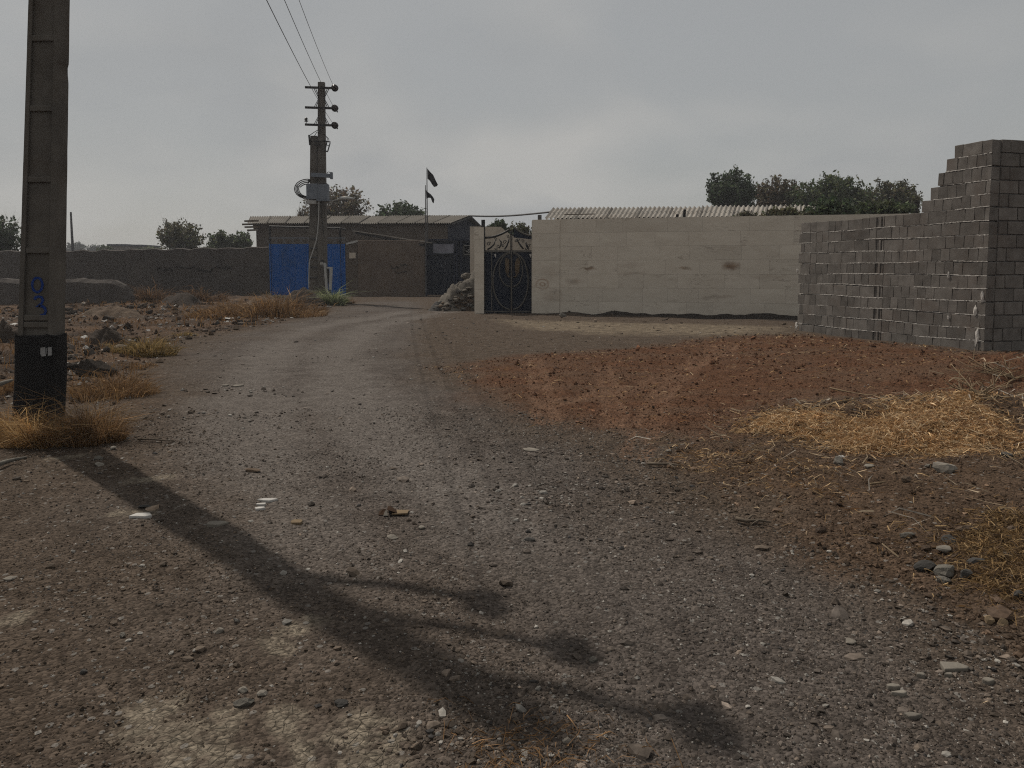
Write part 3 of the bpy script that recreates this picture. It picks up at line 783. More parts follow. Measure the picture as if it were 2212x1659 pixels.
def tiles(root, A, B, z0, z1, nrow, proud, seed, wmin=0.75, wmax=1.5, single=False):
    """facing slabs on the line A-B, outer face toward the road"""
    rd = random.Random(seed)
    d = (B - A); L = d.length; d = d.normalized(); n = Vector((d.y, -d.x, 0))
    if n.y > 0: n = -n
    rz = math.atan2(d.y, d.x); hh = (z1 - z0) / nrow
    for r in range(nrow):
        s = 0.0
        while s < L - 1e-3:
            w = L if single else rd.uniform(wmin, wmax)
            if L - s - w < 0.35: w = L - s
            o = bpy.data.objects.new('stone_tile', tile_mesh()); COL.objects.link(o); o.parent = root
            p = A + d * (s + w / 2) + n * (proud - 0.012 + rd.uniform(-0.0015, 0.0015)) - ORG[root]
            o.location = (p.x, p.y, z0 + hh * (r + 0.5) - ORG[root].z)
            o.scale = (w - 0.003, 0.03, hh - 0.003); o.rotation_euler = (0, 0, rz)
            s += w
WA = P(1150, 600, 24.4); WA.z = 0
WB = P(1722, 600, 22.45); WB.z = 0
W_D = (WB - WA).normalized(); W_N = Vector((W_D.y, -W_D.x, 0))
WC = WA + W_D * 13.5                      # the wall runs on behind the block wall
def stone_wall():
    root = thing('stone_wall', 'pale travertine clad boundary wall with rusty stains behind the red soil', 'wall', WA)
    ZT = P(1180, 474, 24.3).z; ZT2 = P(1720, 472, 22.45).z
    top = lambda s: ZT
    th = 0.32
    mb = MB()
    a, b = WA + W_N * -0.006, WC + W_N * -0.006
    q = [a, b, b - W_N * th, a - W_N * th]
    mb.hexa([Vector((p.x, p.y, -0.4)) for p in q] + [Vector((p.x, p.y, ZT - 0.005)) for p in q])
    part(mb, 'wall_core', M_PLAST, root)
    PW = 0.88
    tiles(root, WA + W_D * PW, WC, -0.02, ZT, 7, 0.012, 5)
    tiles(root, WA, WA + W_D * PW, -0.02, ZT - 0.02, 7, 0.036, 6, single=True)
    side = MB(); c = WA - W_D * 0.016
    q = [c + W_N * 0.03, c + W_D * 0.012 + W_N * 0.03, c + W_D * 0.012 - W_N * th, c - W_N * th]
    side.hexa([Vector((p.x, p.y, -0.3)) for p in q] + [Vector((p.x, p.y, ZT - 0.03)) for p in q])
    part(side, 'end_slab', M_TRAV, root)
    mb = MB(); p = P(1166, 471, 24.55); mb.box((p.x, p.y + 0.1, ZT + 0.05), (0.12, 0.12, 0.22))
    part(mb, 'post_stub', M_STEEL, root)
    return ZT
WALL_TOP = stone_wall()
def gate_pillar():
    A = P(1025, 600, 24.6); B = P(1045.5, 600, 24.55); A.z = B.z = 0
    root = thing('gate_pillar', 'slim pale stone pillar left of the ornate gate', 'pillar', A)
    ZT = P(1035, 491, 24.6).z
    d = (B - A).normalized(); n = Vector((d.y, -d.x, 0))
    mb = MB(); q = [A, B, B - n * 0.3, A - n * 0.3]
    mb.hexa([Vector((p.x, p.y, -0.3)) for p in q] + [Vector((p.x, p.y, ZT - 0.01)) for p in q])
    part(mb, 'pillar_core', M_PLAST, root)
    tiles(root, A, B, -0.02, ZT, 7, 0.02, 9, single=True)
gate_pillar()

def arc_pts(cx, cz, rx, rz, a0, a1, n, f):
    return [f(cx + rx * math.cos(a0 + (a1 - a0) * i / n), cz + rz * math.sin(a0 + (a1 - a0) * i / n)) for i in range(n + 1)]
def ornate_gate():
    Y0 = 24.65
    root = thing('yard_gate', 'navy double leaf metal gate with oval rails and scrollwork top', 'gate', Vector((P(1098, 600, Y0).x, Y0, 0)))
    def W(u, v, out=0.0): p = P(u, v, Y0); return Vector((p.x, Y0 - out, p.z))
    def pane(mb, u0, u1, v0, v1, t=0.03, out=0.0):
        a, b = W(u0, v1), W(u1, v0)
        mb.hexa([(a.x, Y0 - out, a.z), (b.x, Y0 - out, a.z), (b.x, Y0 - out + t, a.z), (a.x, Y0 - out + t, a.z),
                 (a.x, Y0 - out, b.z), (b.x, Y0 - out, b.z), (b.x, Y0 - out + t, b.z), (a.x, Y0 - out + t, b.z)])
        return mb
    def rail(name, parent, pts, r=0.02, m=M_RAIL):
        return part(MB().tube(pts, r, 6), name, m, parent, smooth=True)
    # posts
    part(pane(MB(), 1040.5, 1047.8, 475, 682, 0.1, 0.08), 'gate_post', M_DARKMET, root, label='tall dark post on the left')
    MID = 1105.3
    for side, (u0, u1) in (('left', (1048.2, MID - 0.2)), ('right', (MID + 0.2, 1149.2))):
        leaf = part(pane(MB(), u0, u1, 544, 678.5, 0.03), 'gate_leaf', M_NAVY, root)
        part(pane(MB(), u0, u1, 540.5, 544.6, 0.05, 0.03), 'top_rail', M_RAIL, leaf)
        part(pane(MB(), u0, u1, 671.5, 673.5, 0.03, 0.025), 'bottom_rail', M_RAIL, leaf)
        part(pane(MB(), u0, u1, 677, 680, 0.04, 0.02), 'kick_rail', M_DARKMET, leaf)
        e0 = (MID - 3.0, MID - 0.2) if side == 'left' else (MID + 0.2, MID + 1.6)
        part(pane(MB(), e0[0], e0[1], 498, 679, 0.06, 0.035), 'meeting_stile', M_DARKMET, leaf)
        if side == 'left':
            part(pane(MB(), 1061.5, 1063, 545, 672, 0.03, 0.025), 'stile', M_RAIL, leaf)
        sgn = -1 if side == 'left' else 1
        cx = MID + sgn * 3.0
        rx1 = 37.5 if side == 'left' else 32.5
        rx2 = 24.0 if side == 'left' else 20.5
        for cz, rx, rz, v1 in ((607, rx1, 61, 0.022), (583, rx2, 35.5, 0.017)):
            a0, a1 = (math.pi / 2, 3 * math.pi / 2) if side == 'left' else (math.pi / 2, -math.pi / 2)
            pts = [W(cx + rx * math.cos(a0 + (a1 - a0) * i / 28), cz - rz * math.sin(a0 + (a1 - a0) * i / 28), 0.025) for i in range(29)]
            rail('oval_rail', leaf, pts, v1)
        # cast ornament: a leaning sheaf
        orn = MB(); ou = MID + sgn * (10.0 if side == 'left' else 12.0) 
        rd = random.Random(3 if side == 'left' else 4)
        for k in range(9):
            t = k / 8.0; x = ou + rd.uniform(-3.6, 3.6); 
            pts = [W(ou + sgn * -1.5 + rd.uniform(-1, 1), 596, 0.02), W(x, 588 - 6 * rd.random(), 0.035), W(x + rd.uniform(-1, 1), 578, 0.04), W(x + rd.uniform(-1.5, 1.5), 566 + 5 * rd.random(), 0.025), W(x + rd.uniform(-3, 3), 556 + 6 * rd.random(), 0.015)]
            orn.tube(pts, [0.012, 0.028, 0.03, 0.024, 0.008], 5)
        tail = [W(ou + sgn * -1.0, 594, 0.02), W(ou + sgn * -3.5, 598, 0.03), W(ou + sgn * -6.5, 598.5, 0.03), W(ou - sgn * 7.5, 596, 0.02)] 
        orn.tube(tail, [0.02, 0.025, 0.02, 0.008], 5)
        part(orn, 'ornament', M_GOLD, leaf, smooth=True)
        # white scrap of paper
        s = MB(); pu = 1070 if side == 'left' else 1146
        s.quad(W(pu - 3, 549, 0.012), W(pu + 1.6, 548.5, 0.014), W(pu + 1.8, 552, 0.012), W(pu + 0.6, 557, 0.016), W(pu - 1.0, 553.5, 0.013))
        part(s, 'paper_scrap', M_SCRAP, leaf)
        # arched upper rail and scrollwork with open gaps
        if side == 'left':
            arch = [W(1048 + (MID - 4 - 1048) * i / 14, 513.5 - 18 * (i / 14) ** 2.0, 0.01) for i in range(15)]
        else:
            arch = [W(MID + 4 + (1149 - MID - 4) * i / 14, 491 + 17.5 * (1 - (1 - i / 14) ** 1.9), 0.01) for i in range(15)]
        rail('arched_rail', leaf, arch, 0.035 if side == 'left' else 0.026, M_DARKMET if side == 'left' else M_RAIL)
        if side == 'right':
            mb = MB()
            for i in range(14):
                a, b = arch[i], arch[i + 1]
                lo = W(0, 513 + 4.0 * i / 14).z; lo2 = W(0, 513 + 4.0 * (i + 1) / 14).z
                mb.quad((a.x, Y0 + 0.01, lo), (b.x, Y0 + 0.01, lo2), (b.x, Y0 + 0.01, b.z), (a.x, Y0 + 0.01, a.z))
            part(mb, 'upper_panel', M_NAVY, leaf)
        def curl(u, v, r0, turns, a0, flip):
            pts = []
            for i in range(22):
                t = i / 21; r = r0 * (1 - 0.82 * t); a = a0 + flip * turns * 2 * math.pi * t
                pts.append(W(u + r * math.cos(a), v - r * math.sin(a), 0.01))
            return pts
        sw = MB()
        if side == 'left':
            stems = [[(1053, 539), (1060, 535), (1067, 528), (1070, 519)], [(1090, 539), (1095, 531), (1099, 521), (1100, 512)], [(1078, 536), (1082, 530), (1083, 523), (1078, 517)]]
            curls = [(1056, 527, 4.5, 1.2, 0.3, 1), (1071, 517, 3.8, 1.1, 2.8, -1), (1076, 531, 4.2, 1.2, 0.5, -1), (1090, 523, 4.5, 1.2, 0.2, 1), (1097, 511, 3.6, 1.0, 2.5, -1), (1072, 537, 3.2, 1.1, 3.0, 1), (1086, 531, 3.4, 1.1, 2.0, -1)]
        else:
            stems = [[(1131, 538), (1125, 531), (1120, 523), (1115, 517)], [(1143, 539), (1138, 532), (1136, 524)]]
            curls = [(1115, 521, 3.8, 1.1, 0.2, 1), (1129, 521, 4.0, 1.2, 2.8, -1), (1143, 531, 4.3, 1.2, 0.5, 1), (1121, 517, 3.0, 1.0, 2.5, 1), (1136, 537, 3.0, 1.0, 1.0, -1)]
        for s_ in stems: sw.tube([W(u, v, 0.01) for u, v in s_], [0.026, 0.03, 0.026, 0.012][:len(s_)], 5)
        for c in curls: sw.tube(curl(*c), 0.012, 5)
        part(sw, 'scrollwork', M_DARKMET, leaf, smooth=True)
ornate_gate()

def inner_wall():
    Y0 = 31.0
    loc = P(1030, 600, Y0); loc.z = 0
    mb = MB()
    pts = [(1015, 489), (1082, 490), (1090, 497), (1102, 506), (1112, 512), (1180, 514)]
    for (u0, v0), (u1, v1) in zip(pts[:-1], pts[1:]):
        a, b = P(u0, v0, Y0), P(u1, v1, Y0)
        mb.hexa([(a.x, Y0, -0.2), (b.x, Y0, -0.2), (b.x, Y0 + 0.25, -0.2), (a.x, Y0 + 0.25, -0.2), (a.x, Y0, a.z), (b.x, Y0, b.z), (b.x, Y0 + 0.25, b.z), (a.x, Y0 + 0.25, a.z)])
    solo(mb, 'yard_wall', M_PLAST, loc, 'pale plastered yard wall seen over and through the ornate gate', 'wall')
inner_wall()

# ------------------------------------------------------------------ corrugated sheets
def corr_sheet(a, b, c, d, nw, amp, sub=6, thick=0.0, up=None):
    """corrugated sheet on the quad a-b (lower edge) / d-c (upper edge), waves across a-b"""
    a, b, c, d = (Vector(p) for p in (a, b, c, d)); n = (b - a).cross(d - a).normalized()
    if up is not None and n.dot(up) < 0: n = -n
    mb = MB(); k = nw * sub
    for i in range(k + 1):
        t = i / k; o = n * amp * math.cos(2 * math.pi * nw * t)
        mb.v += [a.lerp(b, t) + o, d.lerp(c, t) + o]
    for i in range(k): mb.f.append((2 * i, 2 * i + 2, 2 * i + 3, 2 * i + 1))
    return mb
def right_shed():
    A = P(1178, 473, 28.0); B = P(1800, 468, 25.4)
    R1 = P(1196.5, 449.5, 31.0); R2 = P(1800, 445, 28.4)
    root = thing('shed', 'low shed with pale corrugated roof behind the stone wall', 'shed', Vector((A.x, A.y, 0)))
    D = B - A; DR = R2 - R1; n = 9
    up = Vector((0, 0, 1))
    for i in range(n):
        t0, t1 = i / n - 0.002, (i + 1) / n + 0.002
        lift = up * (0.012 * (i % 2)) 
        dz = up * (0.02 if i > 4 else 0.0)
        mid0 = (A + D * t0).lerp(R1 + DR * t0, 0.5); mid1 = (A + D * t1).lerp(R1 + DR * t1, 0.5)
        part(corr_sheet(A + D * t0 + lift + dz * 0.3, A + D * t1 + lift + dz * 0.3, mid1 + lift, mid0 + lift, 7, 0.04, up=up), 'roof_sheet', M_ROOF, root, smooth=True)
        m0 = (A + D * t0).lerp(R1 + DR * t0, 0.47); m1 = (A + D * t1).lerp(R1 + DR * t1, 0.47)
        lp = up * 0.010
        part(corr_sheet(m0 + lift + lp, m1 + lift + lp, R1 + DR * t1 + lift + dz, R1 + DR * t0 + lift + dz, 7, 0.04, up=up), 'roof_sheet', M_ROOF, root, smooth=True)
    wn_ = Vector((D.y, -D.x, 0)).normalized()
    if wn_.y > 0: wn_ = -wn_
    w0 = A + D * 0.01 - wn_ * 0.25; w1 = B - wn_ * 0.25; bk = -wn_ * 2.9
    mb = MB(); q = [w0, w1, w1 + bk, w0 + bk]
    mb.hexa([Vector((p.x, p.y, -0.2)) for p in q] + [Vector((q[0].x, q[0].y, A.z - 0.12)), Vector((q[1].x, q[1].y, B.z - 0.12)), Vector((q[2].x, q[2].y, R2.z - 0.13)), Vector((q[3].x, q[3].y, R1.z - 0.13))])
    part(mb, 'wall', M_BRICKY, root)
    # a slat and a stub of pipe lying on the eaves
    mb = MB().beam(A + D * 0.075 + up * 0.07 + Vector((0, 0.3, 0.1)), A + D * 0.19 + up * 0.08 + Vector((0, 0.3, 0.1)), 0.06, 0.03)
    part(mb, 'loose_batten', M_WOOD, root)
    for t, hgt in ((0.505, 0.28), (0.48, 0.12)):
        p = A + D * t; part(MB().tube([p + Vector((0, -0.05, -0.05)), p + Vector((0.02, -0.05, hgt))], 0.05, 7), 'vent_stub', M_DARKMET, root)
    return R1
SHED_R = right_shed()

# ================================================================== FAR YARD: shed, gates, walls
def left_shed():
    YF = 46.0
    E1 = P(553, 486, YF); E2 = P(966, 478.5, YF); E1.z = E2.z = (E1.z + E2.z) / 2
    root = thing('shed', 'long brown brick shed with dusty corrugated roof in the far yard', 'shed', Vector((E1.x, YF, 0)))
    RG = P(1013, 466, 50.0); RZ = RG.z; depth = 8.0
    X1, X2 = E1.x, E2.x; ez = E1.z
    mb = MB(); mb.box(((X1 + X2) / 2, YF + 0.15, ez / 2 - 0.25), (X2 - X1, 0.3, ez + 0.3)); part(mb, 'front_wall', M_BRICKY, root)
    mb = MB(); mb.box((X1 + 0.15, YF + depth / 2 + 0.16, ez / 2 - 0.25), (0.3, depth - 0.33, ez + 0.3)); part(mb, 'end_wall', M_BRICKY, root)
    # right gable, skewed as it meets the lane
    g0 = Vector((X2 + 0.02, YF + 0.31, 0)); g1 = Vector((X2 + 1.75, YF + depth, 0)); gm = (g0 + g1) / 2
    mb = MB(); t = Vector((0.28, 0, 0))
    pts = [(g0, -0.2), (g1, -0.2), (g1, ez - 0.05), (gm, RZ - 0.12), (g0, ez - 0.05)]
    i = 0
    mb.v += [Vector((p.x, p.y, z)) for p, z in pts] + [Vector((p.x, p.y, z)) - t for p, z in pts]
    mb.f += [(0, 1, 2, 3, 4), (9, 8, 7, 6, 5)] + [(k, k + 5, (k + 1) % 5 + 5, (k + 1) % 5) for k in range(5)]
    part(mb, 'gable_wall', M_NAVYW, root)
    # front slope of the roof
    up = Vector((0, 0, 1)); n = 11
    A = Vector((X1 - 0.35, YF - 0.35, ez - 0.03)); B = Vector((X2 + 0.25, YF - 0.35, ez - 0.03))
    Rl = Vector((P(543, 469, 50.0).x, YF + depth / 2, RZ - 0.05)); Rr = Vector((RG.x + 0.1, YF + depth / 2, RZ))
    rd = random.Random(5)
    for i in range(n):
        t0, t1 = i / n - 0.003, (i + 1) / n + 0.003
        l = up * (0.014 * (i % 2) + rd.uniform(-0.01, 0.02))
        part(corr_sheet(A.lerp(B, t0) + l, A.lerp(B, t1) + l, Rl.lerp(Rr, t1) + l, Rl.lerp(Rr, t0) + l, 9, 0.035, 4, up=up), 'roof_sheet', M_ROOF2, root, smooth=True)
    Bl = Vector((P(545, 469, 54.0).x, YF + depth + 0.3, ez)); Br = Vector((X2 + 1.95, YF + depth + 0.3, ez))
    for i in range(5):
        t0, t1 = i / 5 - 0.002, (i + 1) / 5 + 0.002
        part(corr_sheet(Bl.lerp(Br, t0), Bl.lerp(Br, t1), Rl.lerp(Rr, t1) - up * 0.03, Rl.lerp(Rr, t0) - up * 0.03, 18, 0.035, 4, up=up), 'roof_sheet', M_ROOF2, root, smooth=True)
    # verge strip on the gable
    part(MB().beam(Vector((X2 + 0.27, YF - 0.3, ez - 0.06)), Vector((RG.x + 0.12, YF + depth / 2, RZ - 0.07)), 0.1, 0.09), 'verge_board', M_DARKMET, root)
    part(MB().beam(Vector((RG.x + 0.12, YF + depth / 2, RZ - 0.07)), Vector((X2 + 1.97, YF + depth + 0.2, ez - 0.05)), 0.1, 0.09), 'verge_board', M_DARKMET, root)
    # rafters poking out at the left end
    for k, (dz, ln) in enumerate(((-0.05, 0.75), (-0.22, 0.55), (0.12, 0.5), (-0.42, 0.3))):
        part(MB().beam(Vector((X1 + 0.3, YF - 0.1 - 0.16 * k, ez + dz)), Vector((X1 - ln, YF - 0.2 - 0.16 * k, ez + dz - 0.03)), 0.09, 0.10), 'rafter', M_WOOD, root)
left_shed()

YG = 41.0
def yard_row():
    def X(u): return P(u, 600, YG).x
    def Zv(v): return P(800, v, YG).z
    # --- long mud wall on the left
    mb = MB(); rd = random.Random(8); x0, x1 = X(-420), X(583) - 0.02; n = 70
    prof = []
    for i in range(n + 1):
        t = i / n; x = x0 + (x1 - x0) * t
        prof.append((x, 2.33 + 0.22 * max(0, t - 0.55) / 0.45 + 0.035 * math.sin(i * 1.7) + rd.uniform(-0.03, 0.03)))
    i0 = 0
    for (x, z) in prof: mb.v += [Vector((x, YG, -0.3)), Vector((x, YG + 0.02, z)), Vector((x, YG + 0.2, z + 0.04)), Vector((x, YG + 0.38, z)), Vector((x, YG + 0.4, -0.3))]
    for i in range(n):
        for j in range(4): mb.f.append((i * 5 + j, i * 5 + 5 + j, i * 5 + 6 + j, i * 5 + 1 + j))
    wall = thing('mud_wall', 'long dark mud plastered wall left of the blue gate', 'wall', Vector((x1, YG, 0)))
    part(mb, 'wall_body', M_ADOBE, wall)
    gr = MB()                                  # faded sprayed lettering, not legible in the photograph
    for u0, u1, v0 in ((338, 372, 582), (378, 420, 579), (424, 462, 584), (468, 500, 578)):
        pts = [P(u0 + (u1 - u0) * i / 9, v0 + rd.uniform(-5, 5), YG - 0.012) for i in range(10)]
        gr.tube(pts, 0.035, 4)
    part(gr, 'sprayed_scrawl', M_GRAF, wall)
    # --- blue gate
    gx0, gx1 = X(583), X(746.5); zt = Zv(527)
    g = thing('sheet_gate', 'bright blue corrugated sheet metal gate behind the paired poles', 'gate', Vector(((gx0 + gx1) / 2, YG, 0)))
    n = 6
    for i in range(n):
        a = gx0 + (gx1 - gx0) * i / n + 0.004; b = gx0 + (gx1 - gx0) * (i + 1) / n - 0.004
        part(corr_sheet((a, YG + 0.05, 0.03), (b, YG + 0.05, 0.03), (b, YG + 0.05, zt), (a, YG + 0.05, zt), 7, 0.018, 4), 'gate_sheet', M_BLUE, g)
    for x in (gx0 + 0.03, (gx0 + gx1) / 2, gx1 - 0.03): part(MB().box((x, YG + 0.0, (zt + 0.02) / 2), (0.06, 0.05, zt)), 'frame_post', M_BLUE, g)
    tr = MB(); z2 = Zv(514)
    for i in range(19):
        x = gx0 + (gx1 - gx0) * i / 18; tr.beam((x, YG + 0.05, zt), (x + (0.22 if i % 2 else -0.22), YG + 0.05, z2), 0.015, 0.015)
    tr.beam((gx0, YG + 0.05, z2), (gx1, YG + 0.05, z2), 0.04, 0.05)
    part(tr, 'transom_grille', M_GREY_MET, g)
    pf = MB(); zb = Zv(489)
    pf.tube([(gx0 + 0.02, YG + 0.1, 0), (gx0 + 0.02, YG + 0.1, zb)], 0.06, 7); pf.tube([(X(735), YG + 0.1, 0), (X(735), YG + 0.1, Zv(493))], 0.06, 7)
    pf.tube([(gx0, YG + 0.1, zb), (X(735), YG + 0.1, Zv(493)), (X(748), YG + 0.1, Zv(496))], 0.05, 7)
    part(pf, 'portal_frame', M_DARKMET, g)
    # --- pier between
    mb = MB(); px0, px1 = X(747.2), X(773); mb.box(((px0 + px1) / 2, YG + 0.2, Zv(528) / 2 - 0.1), (px1 - px0, 0.4, Zv(528) + 0.2))
    pier = thing('brick_pier', 'narrow dark brick pier between blue gate and tan wall', 'pier', Vector((px0, YG, 0)))
    part(mb, 'pier_body', M_BRICKY, pier)
    mb = MB(); mb.box(((px0 + px1) / 2 + 0.05, YG - 0.02, Zv(552)), (0.34, 0.05, 0.3)); part(mb, 'cement_patch', M_PLAST, pier)
    mb = MB().beam((px0 + 0.05, YG + 0.1, Zv(527)), (px1 + 0.02, YG + 0.1, Zv(520.5)), 0.3, 0.1); part(mb, 'loose_plank', M_PALEMET, pier)
    # --- tan plastered wall
    tx0, tx1 = X(773), X(918); mb = MB(); zt2 = Zv(519)
    mb.box(((tx0 + tx1) / 2, YG - 0.03 + 0.2, zt2 / 2 - 0.1), (tx1 - tx0 - 0.02, 0.4, zt2 + 0.2))
    tw = thing('plaster_wall', 'plain tan plastered wall section beside the navy gate', 'wall', Vector((tx0, YG, 0)))
    part(mb, 'wall_body', M_ADOBE2, tw, bevel=0.03)
    gr = MB()
    for u0, u1, v0 in ((845, 862, 577), (865, 880, 573), (852, 878, 588)):
        gr.tube([P(u0 + (u1 - u0) * i / 7, v0 + rd.uniform(-4, 4), YG - 0.045) for i in range(8)], 0.02, 4)
    part(gr, 'sprayed_scrawl', M_GRAF, tw)
    # --- lean-to roof above it
    lt = thing('lean_to', 'sloping pale sheet roof resting above the tan wall', 'roof', P(765, 497, YG + 1.2))
    a, b = P(763, 497.5, YG + 1.0), P(932, 524, YG - 0.2)
    for k in range(4):
        p, q = a.lerp(b, k / 4 - 0.004), a.lerp(b, (k + 1) / 4 + 0.004); dz = Vector((0, 0, 0.012 * (k % 2)))
        mb = MB(); back = Vector((0.0, 2.6, 0.02)); th = Vector((0, 0, 0.05))
        mb.hexa([p - th + dz, q - th + dz, q + back - th + dz, p + back - th + dz, p + dz, q + dz, q + back + dz, p + back + dz])
        part(mb, 'roof_sheet', M_ROOF, lt)
    mb = MB().beam(a + Vector((0.1, 0.15, -0.13)), b + Vector((-0.4, 0.12, -0.13)), 0.08, 0.11); part(mb, 'purlin', M_DARKMET, lt)
    for t in (0.12, 0.42, 0.68):
        p = a.lerp(b, t); part(MB().box((p.x, p.y + 0.2, (zt2 + p.z - 0.15) / 2), (0.09, 0.09, max(0.05, p.z - 0.2 - zt2))), 'post', M_WOOD, lt)
    # --- navy double gate
    nx0, nx1 = X(919), X(1032); zt3 = Zv(520)
    ng = thing('sheet_gate', 'dark navy sheet metal yard gate hung with banners', 'gate', Vector(((nx0 + nx1) / 2, YG, 0)))
    xm = X(982)
    for (p, q) in ((nx0, xm - 0.01), (xm + 0.01, nx1)):
        k = 3
        for i in range(k):
            a_, b_ = p + (q - p) * i / k + 0.003, p + (q - p) * (i + 1) / k - 0.003
            part(corr_sheet((a_, YG + 0.05, 0.04), (b_, YG + 0.05, 0.04), (b_, YG + 0.05, zt3), (a_, YG + 0.05, zt3), 5, 0.016, 4), 'gate_sheet', M_NAVY, ng)
    fr = MB()
    for x in (nx0 + 0.05, xm, X(987), X(996), nx1 - 0.04): fr.box((x, YG + 0.0, zt3 / 2), (0.08, 0.06, zt3 + 0.04))
    fr.box(((nx0 + nx1) / 2, YG - 0.02, zt3 + 0.05), (nx1 - nx0, 0.1, 0.08)); fr.box(((nx0 + nx1) / 2, YG - 0.005, Zv(549)), (nx1 - nx0, 0.04, 0.06))
    part(fr, 'frame', M_NAVYW, ng)
    for (u, v) in ((944, 571), (953, 575), (962, 569), (985, 566), (996, 575)):
        part(MB().tube([P(u, v - 3, YG - 0.003), P(u + 1, v, YG - 0.004), P(u - 0.3, v + 3, YG - 0.003)], 0.012, 4), 'worn_mark', M_GREY_MET, ng)
    # --- banners
    def cloth(u0, u1, v0, v1, Y, sag, nx=12, nz=6):
        mb = MB()
        for j in range(nz + 1):
            for i in range(nx + 1):
                s, t = i / nx, j / nz
                p = P(u0 + (u1 - u0) * s, v0 + (v1 - v0) * t + sag * math.sin(math.pi * s), Y)
                p.y -= 0.03 + 0.025 * math.sin(6 * s + 3 * t) + 0.02 * math.sin(13 * s - 2 * t); mb.v.append(p)
        for j in range(nz):
            for i in range(nx):
                a = j * (nx + 1) + i; mb.f.append((a, a + 1, a + nx + 2, a + nx + 1))
        return mb
    bn = thing('banner', 'faded plain grey cloth banner tied on the navy gate', 'banner', P(957, 547, YG - 0.1))
    part(cloth(936, 980, 526.5, 546, YG - 0.06, 1.0), 'cloth', M_CLOTH_G, bn, smooth=True)
    hem = MB().tube([P(936 + 44 * i / 8, 546.3 + math.sin(math.pi * i / 8) + (0 if i else 0), YG - 0.12) for i in range(9)], 0.02, 5); part(hem, 'hem', M_GREY_MET, bn)
    b2 = thing('banner', 'black banner with white border and flowing white script beside gate pillar', 'banner', P(1013, 552, YG - 0.1))
    part(cloth(1000.5, 1032, 528.5, 551.5, YG - 0.06, 0.5), 'cloth', M_CLOTH_B, b2, smooth=True)
    bd = MB(); Yb = YG - 0.14
    for (p, q) in (((1002, 530.5), (1030.5, 530.5)), ((1002, 530.5), (1002, 549)), ((1002, 549), (1030.5, 549.6))): bd.beam(P(*p, Yb), P(*q, Yb), 0.012, 0.03)
    part(bd, 'border', M_WHITE, b2)
    sp = MB()
    for pts in ([(1006, 541), (1008, 543.5), (1011, 543), (1012, 540), (1014.5, 538), (1016, 541), (1015, 544), (1011, 546)], [(1013, 536), (1016, 535), (1018, 533), (1021, 532)], [(1017, 541), (1020, 539), (1022, 536), (1025, 539), (1023, 543), (1019, 543)], [(1018, 546.5), (1021, 546)]):
        sp.tube([P(u, v, Yb) for u, v in pts], 0.022, 4)
    part(sp, 'script', M_WHITE, b2)
    # --- flags
    def flag(label, pu0, pv0, pv1, outline, Y, tw):
        f = thing('flag', label, 'flag', Vector((P(pu0, pv1, Y).x, Y, P(pu0, pv1, Y).z)), 'black flags on thin poles')
        part(MB().tube([P(pu0 + 0.6, pv1, Y), P(pu0, (pv0 + pv1) / 2, Y), P(pu0 - 0.5, pv0, Y)], [0.04, 0.032, 0.02], 6), 'flag_pole', M_STEEL, f)
        top, bot = outline; mb = MB(); n = len(top)
        for lay in range(2):
            for i in range(n):
                for (u, v) in (top[i], bot[i]):
                    p = P(u, v, Y); p.y += 0.10 * math.sin(i * 1.5 + tw) + 0.012 * lay; mb.v.append(p)
        for lay in range(2):
            o = lay * 2 * n
            for i in range(n - 1): mb.f.append((o + 2 * i, o + 2 * i + 2, o + 2 * i + 3, o + 2 * i + 1))
        part(mb, 'flag_cloth', M_CLOTH_B, f)
    flag('upper black flag with tattered tip flying above the navy gate', 922.6, 362, 522, ([(923, 364), (929, 371), (936, 378), (941, 389), (946, 399)], [(923.5, 386), (928, 390), (933, 398), (938, 404.5), (943.5, 402.5)]), YG - 0.25, 0.3)
    flag('lower torn black flag hanging ragged below the other', 919.5, 400, 634, ([(919.5, 410), (925, 415.5), (931, 420), (936, 426), (938, 431)], [(920.5, 429), (925.5, 427), (931, 428), (934, 437), (936.5, 439)]), YG - 0.45, 1.1)
yard_row()

# cable slung between the two sheds
def slung_cable():
    a, b = P(1014, 466, 49.8), P(1197, 457, 31.0)
    pts = [a.lerp(b, i / 14) + Vector((0, 0, -0.10 * math.sin(math.pi * i / 14))) for i in range(15)]
    solo(MB().tube(pts, [0.055 - 0.02 * i / 14 for i in range(15)], 6), 'overhead_pipe', M_STEEL, a, 'thin grey pipe strung between the two shed roofs', 'pipe', smooth=True)
slung_cable()

